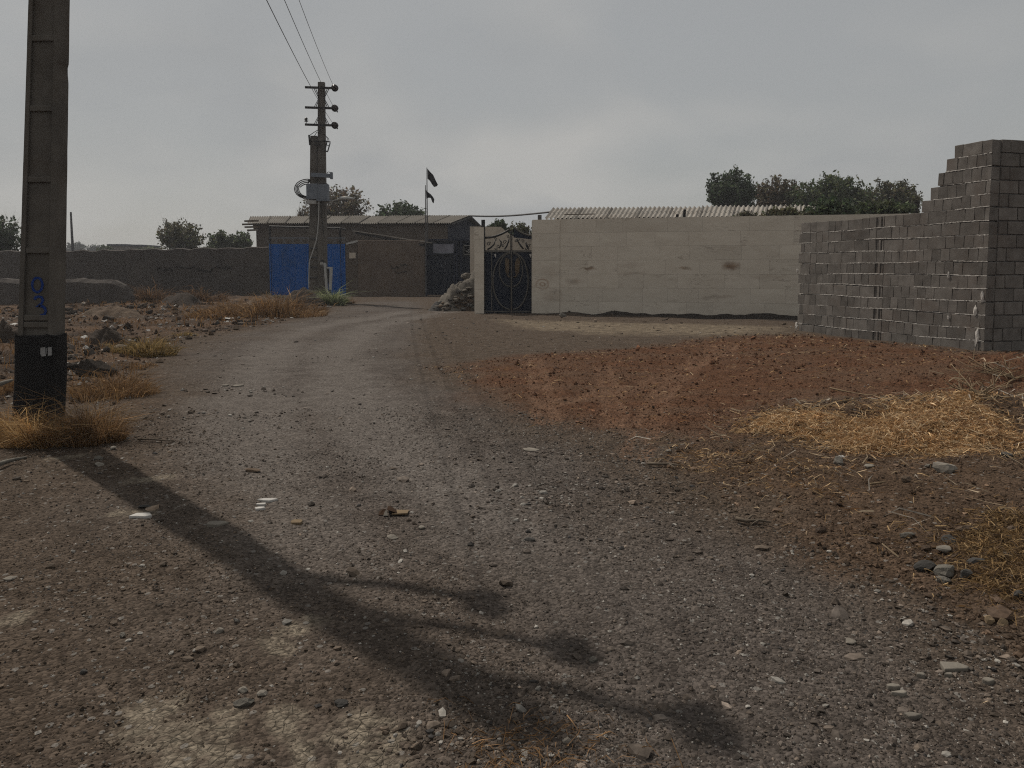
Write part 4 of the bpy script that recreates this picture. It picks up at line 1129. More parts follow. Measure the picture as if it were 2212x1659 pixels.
# ================================================================== POLES
YN = 6.6
def insulator(mb, c, ax, r=0.11):
    mb.lathe(c, ax, [(0.02, 0.0), (r * 0.7, 0.01), (r, 0.035), (r * 0.55, 0.05), (r * 0.85, 0.07), (r * 0.5, 0.09), (0.03, 0.13)], 14)
NEAR_ENDS = []
def near_pole():
    p_lo = P(75, 700, YN); p_hi = P(91, 0, YN)
    axis = (p_hi - p_lo); axis /= axis.z
    base = p_lo - axis * p_lo.z + Vector((0, 0.1, 0))
    root = thing('utility_pole', 'thick leaning concrete utility pole with black base and blue 03', 'utility pole', base)
    def at(z): return base + axis * z
    wid = lambda z: 0.312 - 0.0165 * z
    dep = lambda z: 0.190 - 0.008 * z
    TOP = 7.5
    # shaft: recessed core, two flanges, cross ribs every 0.9 m
    sx = Vector((1, 0, 0)); sy = Vector((0, 1, 0))
    def prism(mb, z0, z1, x0, x1, y0, y1):     # fractions of the width / depth
        def ring(z):
            c = at(z); w = wid(z); d = dep(z)
            return [c + sx * (x0 * w) + sy * (y0 * d), c + sx * (x1 * w) + sy * (y0 * d), c + sx * (x1 * w) + sy * (y1 * d), c + sx * (x0 * w) + sy * (y1 * d)]
        mb.hexa(ring(z0) + ring(z1))
    sh = MB(); nseg = 24; rd = random.Random(2)
    zs = [-0.3 + (TOP + 0.3) * i / nseg for i in range(nseg + 1)]
    for a, b in zip(zs[:-1], zs[1:]):
        prism(sh, a, b, -0.36, 0.36, -0.36, 0.5)                       # web
        j = rd.uniform(-0.006, 0.006)
        prism(sh, a, b, -0.5 + j * 0.6, -0.36, -0.5, 0.5)               # left flange
    shaft = part(sh, 'shaft', M_POLE, root)
    # right flange with a chipped edge
    fl = MB(); chip = P(144, 135, YN).z
    zz = [-0.3 + (TOP + 0.3) * i / 60 for i in range(61)]
    zz = sorted(set(zz + [chip - 0.13, chip - 0.06, chip, chip + 0.03]))
    for a, b in zip(zz[:-1], zz[1:]):
        def ring(z):
            c = at(z); w = wid(z); d = dep(z); x1 = 0.5 + rd.uniform(-0.004, 0.004)
            if abs(z - chip) < 0.02: x1 -= 0.035
            if abs(z - (chip - 0.06)) < 0.02: x1 -= 0.03
            return [c + sx * (0.36 * w) - sy * (0.5 * d), c + sx * (x1 * w) - sy * (0.5 * d), c + sx * (x1 * w) + sy * (0.5 * d), c + sx * (0.36 * w) + sy * (0.5 * d)]
        if a == zz[0]: low = ring(a)
        hi = ring(b); fl.hexa(low + hi); low = hi
    part(fl, 'edge_flange', M_POLE, root)
    ribs = [P(90, v, YN).z for v in (702, 687, 541, 387, 233, 80)]
    zl = ribs[-1]
    while zl < TOP - 0.9: zl += 0.74; ribs.append(zl)
    for k, z in enumerate(ribs):
        mb = MB(); prism(mb, z - 0.025, z + 0.025, -0.362, 0.362, -0.485, 0.4); part(mb, 'cross_rib', M_POLE, root, bevel=0.008)
    # black bitumen-coated base sleeve
    mb = MB(); zt = P(90, 724, YN).z; n = 22; rows = 9
    rx, ry = 0.177, 0.135
    for r in range(rows + 1):
        z = -0.25 + (zt + 0.25) * r / rows
        for j in range(n):
            a = 2 * math.pi * j / n; e = 0.42                      # rounded rectangle
            ca, sa = math.cos(a), math.sin(a)
            x = rx * math.copysign(abs(ca) ** e, ca); y = ry * math.copysign(abs(sa) ** e, sa)
            kx = 1 + 0.02 * math.sin(3 * a + r) + 0.03 * (1 - r / rows)
            zz_ = z + (0.016 * math.sin(5 * a) + rd.uniform(-0.012, 0.012) if r == rows else 0)
            mb.v.append(at(z) + Vector((x * kx, y * kx, 0)) + Vector((0, 0, zz_ - z)))
    for r in range(rows):
        for j in range(n):
            a = r * n + j; b = r * n + (j + 1) % n; mb.f.append((a, b, b + n, a + n))
    mb.f.append(tuple(rows * n + j for j in range(n)))
    sleeve = part(mb, 'base_sleeve', M_TAR, root, label='black tarred sleeve')
    # blue hand-painted figures 0 and 3, one above the other, in the recess
    yf = base.y - dep(0.8) * 0.36 - 0.004
    def S(u, v): p = P(u, v, yf); return p
    def stroke(pts, w, name):
        mb = MB()
        P3 = [S(u, v) for u, v in pts]
        for i, p in enumerate(P3):
            d = (P3[min(i + 1, len(P3) - 1)] - P3[max(i - 1, 0)]).normalized(); nrm = Vector((-d.z, 0, d.x)) * (w / 2 * (1 + 0.18 * math.sin(i * 2.1)))
            mb.v += [p + nrm, p - nrm]
        for i in range(len(P3) - 1): mb.f.append((2 * i, 2 * i + 1, 2 * i + 3, 2 * i + 2))
        part(mb, name, M_BLUEINK, root)
    # photograph grid: figure 0 spans u 69-92, v 600-632; the 3 spans u 74-100, v 640-682
    stroke([(80.5 + 11 * math.cos(2 * math.pi * i / 20 + 0.3), 615.5 + 15.5 * math.sin(2 * math.pi * i / 20 + 0.3)) for i in range(21)], 0.021, 'painted_figure')
    stroke([(74, 647), (77, 642.5), (83, 640.5), (90, 642), (92.5, 648), (90, 655), (84, 660.5), (79, 663), (84, 661), (92, 661.5), (97, 666), (99, 672), (96, 679), (90, 681.5), (86, 681)], 0.023, 'painted_figure')
    ys = base.y - 0.148
    for quad in ([(87.5, 751), (97.5, 750), (99, 769), (90, 770), (86.8, 764)], [(98.8, 752), (100.6, 752), (100.8, 764), (99.6, 766)], [(103, 750.5), (111.6, 749.5), (112, 767.5), (103.5, 768.5)]):
        mb = MB(); mb.quad(*[P(u, v, ys) for u, v in reversed(quad)]); part(mb, 'stencil_mark', M_WHITEINK, sleeve)
    # three one-sided cross-arms with insulators
    ad = Vector((0.94, -0.34, 0)).normalized()
    for z, arm_l in ((5.20, 1.12), (5.99, 1.00), (6.81, 0.90)):
        c = at(z); e = c + ad * arm_l
        arm = part(MB().beam(c - ad * 0.18, e, 0.06, 0.06), 'cross_arm', M_STEEL, root)
        part(MB().beam(c + Vector((0, 0, -0.30)) + ad * 0.13, c + ad * 0.36, 0.018, 0.018), 'arm_brace', M_STEEL, arm)
        mb = MB(); insulator(mb, e + Vector((0, 0.09, 0.0)), (0.3, -1, 0), 0.10); insulator(mb, e + Vector((0.03, -0.03, 0.0)), (0.3, -1, 0), 0.10)
        part(mb, 'insulator', M_PORC, arm, smooth=True)
        NEAR_ENDS.append(e + Vector((0, 0.1, 0)))
near_pole()

YP = 33.0
FAR_INS = []
def far_poles():
    # ---- tall pole with three cross-arms
    t0, t1 = P(694.5, 178, YP), P(697, 640, YP); t1 = t1 + (t1 - t0) * (t1.z / (t0.z - t1.z))
    base = Vector((t1.x, YP, 0))
    root = thing('utility_pole', 'tall dark far pole carrying three cross-arms and wires', 'utility pole', base)
    k = YP / FOC
    def w_at(z): return (13.5 + 6.5 * max(0, 1 - (z / t0.z))) * k
    sh = MB()
    for i in range(12):
        z0, z1 = -0.3 + (t0.z + 0.3) * i / 12, -0.3 + (t0.z + 0.3) * (i + 1) / 12
        def ring(z):
            w = w_at(max(z, 0)); c = t1.lerp(t0, z / t0.z); return [c + Vector((sx * w / 2, sy * w * 0.36, 0)) for sx, sy in ((-1, -1), (1, -1), (1, 1), (-1, 1))]
        sh.hexa(ring(z0) + ring(z1))
    part(sh, 'shaft', M_POLE, root)
    for n, v in enumerate((189, 232.5, 269.5)):
        yA = YP - 0.28
        a, b = P(659, v - 0.5, yA), P(722, v + 1.5, yA)
        arm = part(MB().beam(a, b, 0.075, 0.085), 'cross_arm', M_DARKMET, root)
        dv = 23 if n == 0 else -20
        for du in (17, 13):
            for s in (-1, 1): part(MB().beam(P(694.5 + s * du * (1.0), v + 1, yA), P(694.5 + s * 6.0, v + dv * (0.85 if du == 13 else 1), yA + 0.12), 0.022, 0.022), 'arm_brace', M_DARKMET, arm)
        mb = MB(); c = P(724, v + 2, yA); insulator(mb, c + Vector((0, 0.0, 0)), (0, -1, 0), 0.145); insulator(mb, c + Vector((0, -0.12, 0)), (0, -1, 0), 0.135)
        mb.beam(c, P(731, v + 1.5, yA), 0.04, 0.04)
        if n: mb.beam(c, P(729.5, v + 10 if n == 1 else v + 9, yA), 0.035, 0.05)
        part(mb, 'insulator', M_PORC, arm, smooth=True)
        FAR_INS.append(c + Vector((0, -0.2, 0)))
        if n == 2:
            mb = MB(); q = P(661.5, v - 1, yA); mb.lathe(q, (0, 0, 1), [(0.015, 0), (0.015, 0.10), (0.09, 0.12), (0.03, 0.15), (0.10, 0.18), (0.03, 0.21), (0.075, 0.24), (0.02, 0.28)], 10); part(mb, 'pin_insulator', M_PORC, arm)
    # fuse holder on the right, strap clamp, lamp
    mb = MB(); Yb = YP - 0.2
    mb.beam(P(698, 304, Yb), P(714, 307, Yb), 0.04, 0.05)
    for (p, q, w) in (((706, 307), (702, 326), 0.04), ((713, 309), (708, 327), 0.04), ((702, 326), (708, 327.5), 0.05), ((704, 312), (712, 316), 0.03)): mb.beam(P(*p, Yb), P(*q, Yb), w, w)
    part(mb, 'fuse_holder', M_DARKMET, root)
    for pts in ([(701, 291), (705, 295), (707, 300), (706, 307)], [(700, 290), (704, 294), (710, 300), (711, 307)]): part(MB().tube([P(u, v, Yb) for u, v in pts], 0.014, 5), 'lead_wire', M_CABLE, root)
    mb = MB(); mb.beam(P(672, 377.5, YP - 0.25), P(716, 380, YP - 0.25), 0.14, 0.16); part(mb, 'clamp_bracket', M_GREY_MET, root)
    rg = MB(); c = P(710, 375, YP - 0.27); rg.tube([c + Vector((0.07 * math.cos(a), 0, 0.07 * math.sin(a))) for a in [2 * math.pi * i / 10 for i in range(11)]], 0.015, 5); part(rg, 'lifting_ring', M_STEEL, root)
    part(MB().box(P(716, 379.5, YP - 0.27), (0.1, 0.16, 0.28)), 'end_bracket', M_GREY_MET, root, bevel=0.01)
    def cab(u0, u1, v0, v1, Y, d, name, m, parent):
        a, b = P(u0, v1, Y), P(u1, v0, Y)
        return part(MB().box(((a.x + b.x) / 2, Y, (a.z + b.z) / 2), (b.x - a.x, d, b.z - a.z)), name, m, parent, bevel=0.012)
    cb_ = cab(688, 709.5, 398, 431, YP - 0.42, 0.34, 'equipment_box', M_GREY_MET, root)
    part(MB().beam(P(688, 397.5, YP - 0.42), P(705, 396, YP - 0.42), 0.4, 0.03), 'box_lid', M_STEEL, cb_)
    cab(686, 712, 431.5, 435, YP - 0.40, 0.42, 'box_shelf', M_GREY_MET, root)
    arm = part(MB().tube([P(700, 438, YP - 0.3), P(718, 434, YP - 0.5), P(736, 429, YP - 0.65)], 0.022, 6), 'lamp_arm', M_PALEMET, root)
    hd = MB(); pa, pb = P(733, 429.5, YP - 0.65), P(764, 429.5, YP - 0.75)
    for i in range(8):
        t = i / 7; c = pa.lerp(pb, t); hh = 0.035 + 0.06 * math.sin(math.pi * min(1, 0.15 + t * 0.8)); ww = 0.06 + 0.08 * math.sin(math.pi * min(1, 0.1 + 0.85 * t))
        hd.v += [c + Vector((0, -ww, 0)), c + Vector((0, -ww * 0.5, hh)), c + Vector((0, ww * 0.5, hh)), c + Vector((0, ww, 0)), c + Vector((0, 0, -hh * 0.9))]
    for i in range(7):
        for j in range(5): hd.f.append((i * 5 + j, i * 5 + (j + 1) % 5, i * 5 + 5 + (j + 1) % 5, i * 5 + 5 + j))
    hd.f += [(4, 3, 2, 1, 0), (35, 36, 37, 38, 39)]
    part(hd, 'lamp_head', M_PALEMET, arm, smooth=True)
    part(MB().tube([P(740, 427, YP - 0.68), P(741, 423, YP - 0.68)], 0.012, 5), 'photocell', M_STEEL, arm)
    part(MB().box(P(745, 433.5, YP - 0.7), (0.22, 0.1, 0.05)), 'lamp_lens', M_STEEL, arm)
    # cables down the face of the pole
    for pts, r in (([(689, 436), (688, 470), (686, 500), (683, 520), (675, 545), (668, 565), (667, 600), (667, 622)], 0.022), ([(693, 436), (694, 460), (697, 490), (701, 515)], 0.012)):
        part(MB().tube([P(u, v, YP - 0.62 if r > 0.02 else YP - 0.33) for u, v in pts], r, 5), 'down_cable', M_PALEMET if r > 0.02 else M_CABLE, root)
    # ---- shorter companion pole
    s0, s1 = P(678.5, 294, YP + 0.05), P(677.5, 640, YP + 0.05); s1 = s1 + (s1 - s0) * (s1.z / (s0.z - s1.z))
    r2 = thing('utility_pole', 'shorter concrete pole strapped left of the tall far pole', 'utility pole', Vector((s1.x, YP + 0.05, 0)))
    sh = MB()
    for i in range(10):
        z0, z1 = -0.3 + (s0.z + 0.3) * i / 10, -0.3 + (s0.z + 0.3) * (i + 1) / 10
        def ring2(z):
            w = (13.5 + 5.0 * (1 - z / s0.z)) * k; c = s1.lerp(s0, z / s0.z); return [c + Vector((sx * w / 2, sy * w * 0.4, 0)) for sx, sy in ((-1, -1), (1, -1), (1, 1), (-1, 1))]
        sh.hexa(ring2(z0) + ring2(z1))
    part(sh, 'shaft', M_POLE, r2)
    for v in (516, 536, 556, 577, 600): 
        c = P(677.5, v, YP - 0.12); part(MB().box(c, (0.33, 0.03, 0.05)), 'cross_rib', M_POLE_D, r2)
    for v in (305, 312): part(MB().beam(P(678, v, YP - 0.2), P(692, v + 1, YP - 0.2), 0.05, 0.06), 'strap', M_DARKMET, r2)
    mb = MB().beam(P(668, 303, YP - 0.1), P(673, 305, YP - 0.1), 0.05, 0.05); mb.beam(P(667.5, 291.5, YP - 0.12), P(669.5, 313.5, YP - 0.12), 0.06, 0.06); part(mb, 'side_bracket', M_DARKMET, r2)
    cab(664, 687.5, 397.5, 431, YP - 0.40, 0.34, 'equipment_box', M_GREY_MET, r2)
    cab(664, 684.5, 433, 441, YP - 0.38, 0.3, 'band_clamp', M_PALEMET, r2)
    cp = MB()
    for kx in range(4):
        pts = [P(670, 388 + kx, YP - 0.3)]
        for i in range(11):
            a = math.pi * 0.5 + math.pi * i / 10 * 1.0
            pts.append(P(664 + (28 - 3 * kx) * math.cos(a) * (1.0), 408 - (21 - 1.5 * kx) * math.sin(a) + (2 * kx if i < 4 else 0), YP - 0.3 - 0.03 * kx))
        pts.append(P(665, 430 - 0.5 * kx, YP - 0.3)); cp.tube(pts, 0.022, 5)
    part(cp, 'cable_loop', M_CABLE, r2, smooth=True)
    part(MB().tube([P(655, 428, YP - 0.35), P(665, 431, YP - 0.35)], 0.04, 6), 'cable_sleeve', M_PALEMET, r2)
    part(MB().beam(P(667, 565.5, YP - 0.3), P(690, 566.5, YP - 0.3), 0.03, 0.03), 'cable_clip', M_STEEL, r2)
    for pts in ([(668, 293), (678, 286), (688, 280)], [(679, 294), (684, 286), (690, 283)]): part(MB().tube([P(u, v, YP - 0.2) for u, v in pts], 0.014, 5), 'lead_wire', M_CABLE, r2)
    # ---- metal guards / meter frames leaning at the foot of the poles
    fr = thing('cable_guard', 'white and black metal cable guards standing at foot of far poles', 'cable guard', Vector((P(708, 640, YP - 0.75).x, YP - 0.75, 0)))
    Yg = YP - 0.75
    def bar(a, b, w, m, name): part(MB().beam(P(*a, Yg), P(*b, Yg), w, w * 0.8), name, m, fr)
    bar((693, 563), (698, 563), 0.1, M_DARKMET, 'top_cap'); bar((692, 569), (699, 569), 0.12, M_PALEMET, 'white_cap')
    bar((699, 563), (705, 634), 0.06, M_DARKMET, 'upright'); bar((701.5, 568), (706.5, 632), 0.10, M_PALEMET, 'white_upright')
    bar((708.5, 578), (713, 634), 0.07, M_DARKMET, 'upright'); bar((706, 578.5), (718, 578.5), 0.08, M_PALEMET, 'white_cap')
    bar((715.5, 580), (713.5, 626), 0.11, M_PALEMET, 'white_upright'); bar((692.5, 597), (702, 597), 0.04, M_DARKMET, 'rung')
    bar((693, 630), (705, 630), 0.16, M_DARKMET, 'foot')
far_poles()
def wires():
    labs = ('upper overhead wire from the near pole to top cross-arm of far pole', 'middle overhead wire from the near pole to second cross-arm of far pole', 'lower overhead wire from the near pole to bottom cross-arm of far pole')
    for n in range(3):
        a = NEAR_ENDS[2 - n]; b = FAR_INS[n]
        pts = []
        for i in range(31):
            t = i / 30; p = a.lerp(b, t); p.z -= 4 * 0.22 * t * (1 - t); pts.append(p)
        solo(MB().tube(pts, 0.007, 5), 'overhead_wire', M_WIRE, a, labs[n], 'wire', 'overhead wires', smooth=True)
wires()

# ================================================================== TREES AND FAR THINGS
def blades_mesh(name, base, tip, mid, w, cols):
    """tapered bent ribbons: base, mid, tip arrays (n,3)"""
    n = len(base); side = np.cross(tip - base, rng.normal(0, 1, (n, 3))); side /= np.linalg.norm(side, axis=1)[:, None] + 1e-9
    wv = side * (w[:, None] / 2)
    V = np.stack([base - wv, base + wv, mid - wv * 0.85, mid + wv * 0.85, tip], 1).reshape(-1, 3)
    F = (np.array([[0, 1, 3], [0, 3, 2], [2, 3, 4]])[None] + (np.arange(n) * 5)[:, None, None]).reshape(-1, 3)
    return V, F, np.repeat(cols, 5, 0)
def tree(label, u, hw, vt, vb, Y, col, seed, n=3200, leaf=0.17, bare=0.15, dens=1.0, group=None, name='tree', flat_top=1.0):
    global rng
    keep = rng; rng = np.random.default_rng(seed)
    c = P(u, (vt + vb) / 2, Y); k = Y / FOC
    rx = hw * k; zt = P(u, vt, Y).z; zb = P(u, vb, Y).z; rz = (zt - zb) / 2
    base = Vector((c.x, Y, 0)); root = thing(name, label, 'tree' if name != 'shrub' else 'shrub', base, group)
    head = np.array([0, 0, max(0.25, zb + rz * 0.25)])
    cen = np.array([0, 0, zb + rz])
    ns = 170
    d = rng.normal(0, 1, (ns, 3)); d[:, 2] = d[:, 2] * 0.9 + 0.35; d /= np.linalg.norm(d, axis=1)[:, None]
    end = cen + d * np.array([rx, rx, rz]) * rng.uniform(0.8, 1.06, (ns, 1)) * (1 + 0.12 * np.sin(d[:, :1] * 9 + seed))
    # trunk and limbs
    tr = MB(); r0 = max(0.07, rx * 0.07)
    tr.tube([base + Vector((0, 0, -0.3)), base + Vector((0.03, 0, head[2] * 0.5)), base + Vector((0, 0, head[2]))], [r0 * 1.3, r0, r0 * 0.8], 8)
    for i in range(0, 9):
        e = Vector(end[i * 7]); h = Vector(head)
        tr.tube([base + h * 0.92, base + h.lerp(e, 0.45) + Vector((0, 0, 0.12 * rz)), base + h.lerp(e, 0.9)], [r0 * 0.6, r0 * 0.32, 0.02], 5)
    part(tr, 'trunk', M_BARK, root, smooth=True)
    # shoots: slender twigs that carry the leaves
    t0 = rng.uniform(0.25, 0.5, (ns, 1)); b = head + (end - head) * t0; tip = end + (end - cen) * bare * rng.uniform(0, 1, (ns, 1))
    V, F, C = blades_mesh('shoots', b, tip, (b + tip) / 2 + rng.normal(0, 0.05, (ns, 3)), np.full(ns, max(0.03, Y * 0.0006)), np.tile(np.array([0.06, 0.047, 0.036]), (ns, 1)))
    m1 = np_mesh('twigs', V, F, C); part(m1, 'twigs', M_DRY, root)
    # leaves
    n = int(n * 1.35); si = rng.integers(0, ns, n); t = rng.uniform(0.30, 1.0, n) ** 0.75
    p = head + (end[si] - head) * t[:, None] + rng.normal(0, 0.052 * (rx + rz), (n, 3)) * np.array([1, 1, 0.8]) * (1.15 - 0.6 * t[:, None])
    a = rng.normal(0, 1, (n, 3)); a /= np.linalg.norm(a, axis=1)[:, None]
    bb = np.cross(a, rng.normal(0, 1, (n, 3))); bb /= np.linalg.norm(bb, axis=1)[:, None]
    s = leaf * 0.72 * rng.uniform(0.5, 1.4, (n, 1))
    V = np.stack([p - a * s, p + bb * s * 0.5, p + a * s, p - bb * s * 0.5], 1).reshape(-1, 3)
    F = np.arange(n * 4).reshape(n, 4)
    C = np.array(col) * np.exp(rng.normal(0, 0.42, (n, 1))) * (1 + rng.normal(0, 0.09, (n, 3)))
    me = np_mesh('crown', V, F, np.repeat(np.clip(C, 0.004, 1), 4, 0)); part(me, 'crown', M_LEAF, root)
    rng = keep
GREEN = (0.072, 0.090, 0.042); OLIVE = (0.095, 0.092, 0.050); BRNG = (0.115, 0.092, 0.058); DEEP = (0.055, 0.075, 0.040)
TR = 'trees behind the stone wall'; TL = 'trees beyond the far yard'
tree('dense round dark green tree, leftmost of the four above the stone wall', 1578, 54, 366, 468, 55, DEEP, 1, 6400, 0.17, 0.08, group=TR)
tree('thin brownish tree second from left above the pale shed roof', 1676, 50, 380, 475, 57, BRNG, 2, 4000, 0.17, 0.2, group=TR)
tree('widest bushy green tree, third of the four above the stone wall', 1797, 80, 378, 482, 54, GREEN, 3, 9000, 0.18, 0.1, group=TR)
tree('olive green tree beside the stepped end of the block wall', 1917, 66, 390, 482, 56, OLIVE, 4, 6000, 0.17, 0.2, group=TR)
SR = 'shrubs along the stone wall top'
tree('dark leafy shrub over the wall below the widest tree', 1790, 60, 428, 488, 24.9, DEEP, 5, 2600, 0.10, 0.1, group=SR, name='shrub')
tree('sparse creeper shrub spilling onto the right end of the shed roof', 1690, 50, 446, 492, 24.6, OLIVE, 6, 1500, 0.085, 0.35, group=SR, name='shrub')
tree('green shrub over the wall beside the first block step', 1905, 62, 432, 484, 30, GREEN, 7, 2200, 0.13, 0.15, group=SR, name='shrub')
tree('low weedy shrub at middle of the shed roof eaves', 1612, 28, 455, 488, 24.9, OLIVE, 8, 380, 0.075, 0.4, group=SR, name='shrub')
tree('slim upright sapling just left of the lowest block step', 1978, 9, 418, 478, 40, OLIVE, 9, 330, 0.11, 0.2, group=SR)
tree('large brownish leafing tree with bare shoots behind the far shed', 733, 70, 401, 500, 62, BRNG, 10, 3600, 0.19, 0.25, group=TL)
tree('bare twiggy tree left of the paired poles', 655, 18, 440, 500, 63, BRNG, 11, 260, 0.16, 0.35, group=TL)
tree('low dark green tree between poles and flags', 862, 54, 434, 500, 60, DEEP, 12, 3600, 0.19, 0.08, group=TL)
tree('round spiky grey green tree over the long mud wall', 388, 47, 472, 556, 58, OLIVE, 13, 2900, 0.17, 0.28, group=TL)
tree('small round tree left of the far shed, left one of the pair', 478, 29, 498, 552, 62, GREEN, 14, 1500, 0.17, 0.12, group=TL)
tree('small round tree right beside the far shed end', 520, 27, 500, 552, 62, GREEN, 15, 1400, 0.17, 0.12, group=TL)
tree('dark tree with bare twigs cut by the left picture edge', 0, 44, 462, 552, 44, DEEP, 16, 1500, 0.16, 0.5, group=TL)
tree('dark green tree directly above the gate scrollwork', 1077, 27, 474, 520, 38, DEEP, 17, 1700, 0.13, 0.1, group='trees behind the ornate gate')
tree('olive tree over the right gate leaf', 1122, 31, 480, 530, 40, OLIVE, 18, 1700, 0.13, 0.12, group='trees behind the ornate gate')
FT = 'far hazy trees'
tree('faint distant tree beside the thin far pole', 165, 26, 522, 552, 190, (0.05, 0.06, 0.05), 19, 700, 0.42, 0.05, group=FT)
tree('faint distant tree right of the thin far pole', 205, 18, 527, 552, 185, (0.05, 0.06, 0.05), 20, 450, 0.42, 0.05, group=FT)
tree('low dark bush left of the far houses', 226, 17, 530, 552, 105, GREEN, 21, 600, 0.25, 0.1, group=FT)
tree('low dark bush between the far houses and spiky tree', 325, 26, 532, 552, 108, GREEN, 22, 700, 0.25, 0.1, group=FT)
tree('low bush below the small round trees', 450, 22, 530, 556, 60, GREEN, 23, 500, 0.16, 0.1, group=FT)
def far_house(u0, u1, vt, Y, label):
    a, b = P(u0, vt, Y), P(u1, vt, Y)
    r = thing('house', label, 'house', Vector((a.x, Y, 0)), 'far houses on the horizon')
    part(MB().box(((a.x + b.x) / 2, Y + 3, a.z / 2), (b.x - a.x, 6, a.z)), 'wall', M_FAR, r)
    part(MB().box(((a.x + b.x) / 2, Y + 3, a.z + 0.13), (b.x - a.x + 0.6, 6.6, 0.25)), 'roof', M_NAVYW, r)
far_house(237, 270, 531, 118, 'tiny flat roofed far house, left one on the horizon')
far_house(276, 305, 532, 122, 'tiny flat roofed far house, right one on the horizon')
def far_pole():
    Y = 72.0; a, b = P(153, 458, Y), P(158, 560, Y)
    r = thing('utility_pole', 'very thin distant leaning pole right of the thick pole', 'utility pole', Vector((b.x, Y, 0)))
    part(MB().tube([Vector((b.x + 0.1, Y, -0.2)), a.lerp(b, 0.5), a], [0.15, 0.11, 0.08], 7), 'shaft', M_POLE_D, r)
    c = a.lerp(b, 0.06); part(MB().beam(c + Vector((-0.05, -0.1, 0)), c + Vector((0.12, -0.1, 0)), 0.05, 0.05), 'bracket', M_DARKMET, r)
far_pole()

# ================================================================== EARTH HEAPS, ROCKS
def rock_mesh(name, seed, sx, sy, sz, angular=0.6, rough=0.06, sub=2):
    rd = random.Random(seed); bm = bmesh.new(); bmesh.ops.create_icosphere(bm, subdivisions=sub, radius=1.0)
    planes = []
    for _ in range(9):
        d = Vector((rd.gauss(0, 1), rd.gauss(0, 1), rd.gauss(0, 0.8))).normalized(); planes.append((d, rd.uniform(0.42, 0.8)))
    for v in bm.verts:
        for d, k in planes:
            t = v.co.dot(d)
            if t > k: v.co -= d * (t - k) * angular
        v.co *= 1 + rd.uniform(-rough, rough)
        v.co.x *= sx; v.co.y *= sy; v.co.z *= sz
    me = bpy.data.meshes.new(name); bm.to_mesh(me); bm.free()
    for p in me.polygons: p.use_smooth = False
    return me
def rock(name, label, cat, u, v, wpx, hpx, m, seed, group=None, angular=0.8, deep=0.8, rz=None, sub=2):
    g = GH(u, v); k = g.y / FOC
    sx = wpx * k / 2 / 0.85; sz = max(0.012, hpx * k / 2 / 0.85); 
    me = rock_mesh(name, seed, sx, sx * deep, sz, 1.0, 0.075, sub)
    o = solo(me, name, m, g + Vector((0, sx * deep * 0.5, sz * 0.45)), label, cat, group)
    o.rotation_euler = (0, 0, random.Random(seed).uniform(-0.3, 0.3) if rz is None else rz)
    return o
def mound_mesh(name, rx, ry, h, seed, rough=0.25, n=26, m=44, power=1.4):
    V = []; F = []
    for i in range(n + 1):
        t = i / n
        for j in range(m):
            a = 2 * math.pi * j / m; e = 1 + 0.22 * math.sin(2 * a + seed) + 0.1 * math.sin(5 * a + seed * 2)
            x = rx * t * e * math.cos(a); y = ry * t * e * math.sin(a)
            V.append([x, y, h * (1 - t ** power) - 0.10 * t])
    V = np.array(V); fr = 1.0 - np.repeat(np.arange(n + 1) / n, m)
    sc_ = max(rx, 0.4)
    V[:, 2] += h * rough * fbm(V[:, 0] / (sc_ * 0.35) + seed, V[:, 1] / (sc_ * 0.35), seed, 5) * np.minimum(1, fr * 3)
    for i in range(n):
        for j in range(m): F.append((i * m + j, (i + 1) * m + j, (i + 1) * m + (j + 1) % m, i * m + (j + 1) % m))
    return np_mesh(name, V, np.array(F), smooth=True)
def heap(name, label, cat, u, v, wpx, vtop, m, seed, depth=1.0, rough=0.3, Yoff=0.0, group=None, power=1.4):
    g = G(u, v); g.y += Yoff; k = g.y / FOC; rx = wpx * k / 2; h = P(u, vtop, g.y).z
    return solo(mound_mesh(name, rx, rx * depth, h, seed, rough, power=power), name, m, Vector((P(u, v, g.y).x, g.y + rx * depth * 0.6, 0)), label, cat, group)
EH = 'earth heaps on the left verge'
heap('earth_mound', 'rounded dark earth mound with pale crest before the blue gate', 'mound', 652, 663, 118, 618, M_EARTH_D, 3, 0.7, 0.25, group=EH)
heap('earth_mound', 'low crumbly mound left of the larger mound near far poles', 'mound', 560, 668, 150, 640, M_EARTH, 5, 0.8, 0.4, group=EH)
heap('earth_mound', 'low dark heap of rubble soil right of the thick pole', 'mound', 215, 752, 120, 712, M_EARTH_D, 7, 0.8, 0.5, group=EH)
heap('earth_mound', 'dark soil heap at the left picture edge behind thick pole', 'mound', -5, 748, 90, 690, M_EARTH_D, 8, 0.8, 0.45, group=EH)
heap('earth_mound', 'low brown heap in front of the low mud wall', 'mound', 230, 690, 170, 655, M_EARTH, 9, 0.7, 0.4, group=EH)
heap('earth_mound', 'low dark mound below the mud wall scrawl', 'mound', 380, 662, 130, 630, M_EARTH_D, 10, 0.7, 0.4, group=EH)
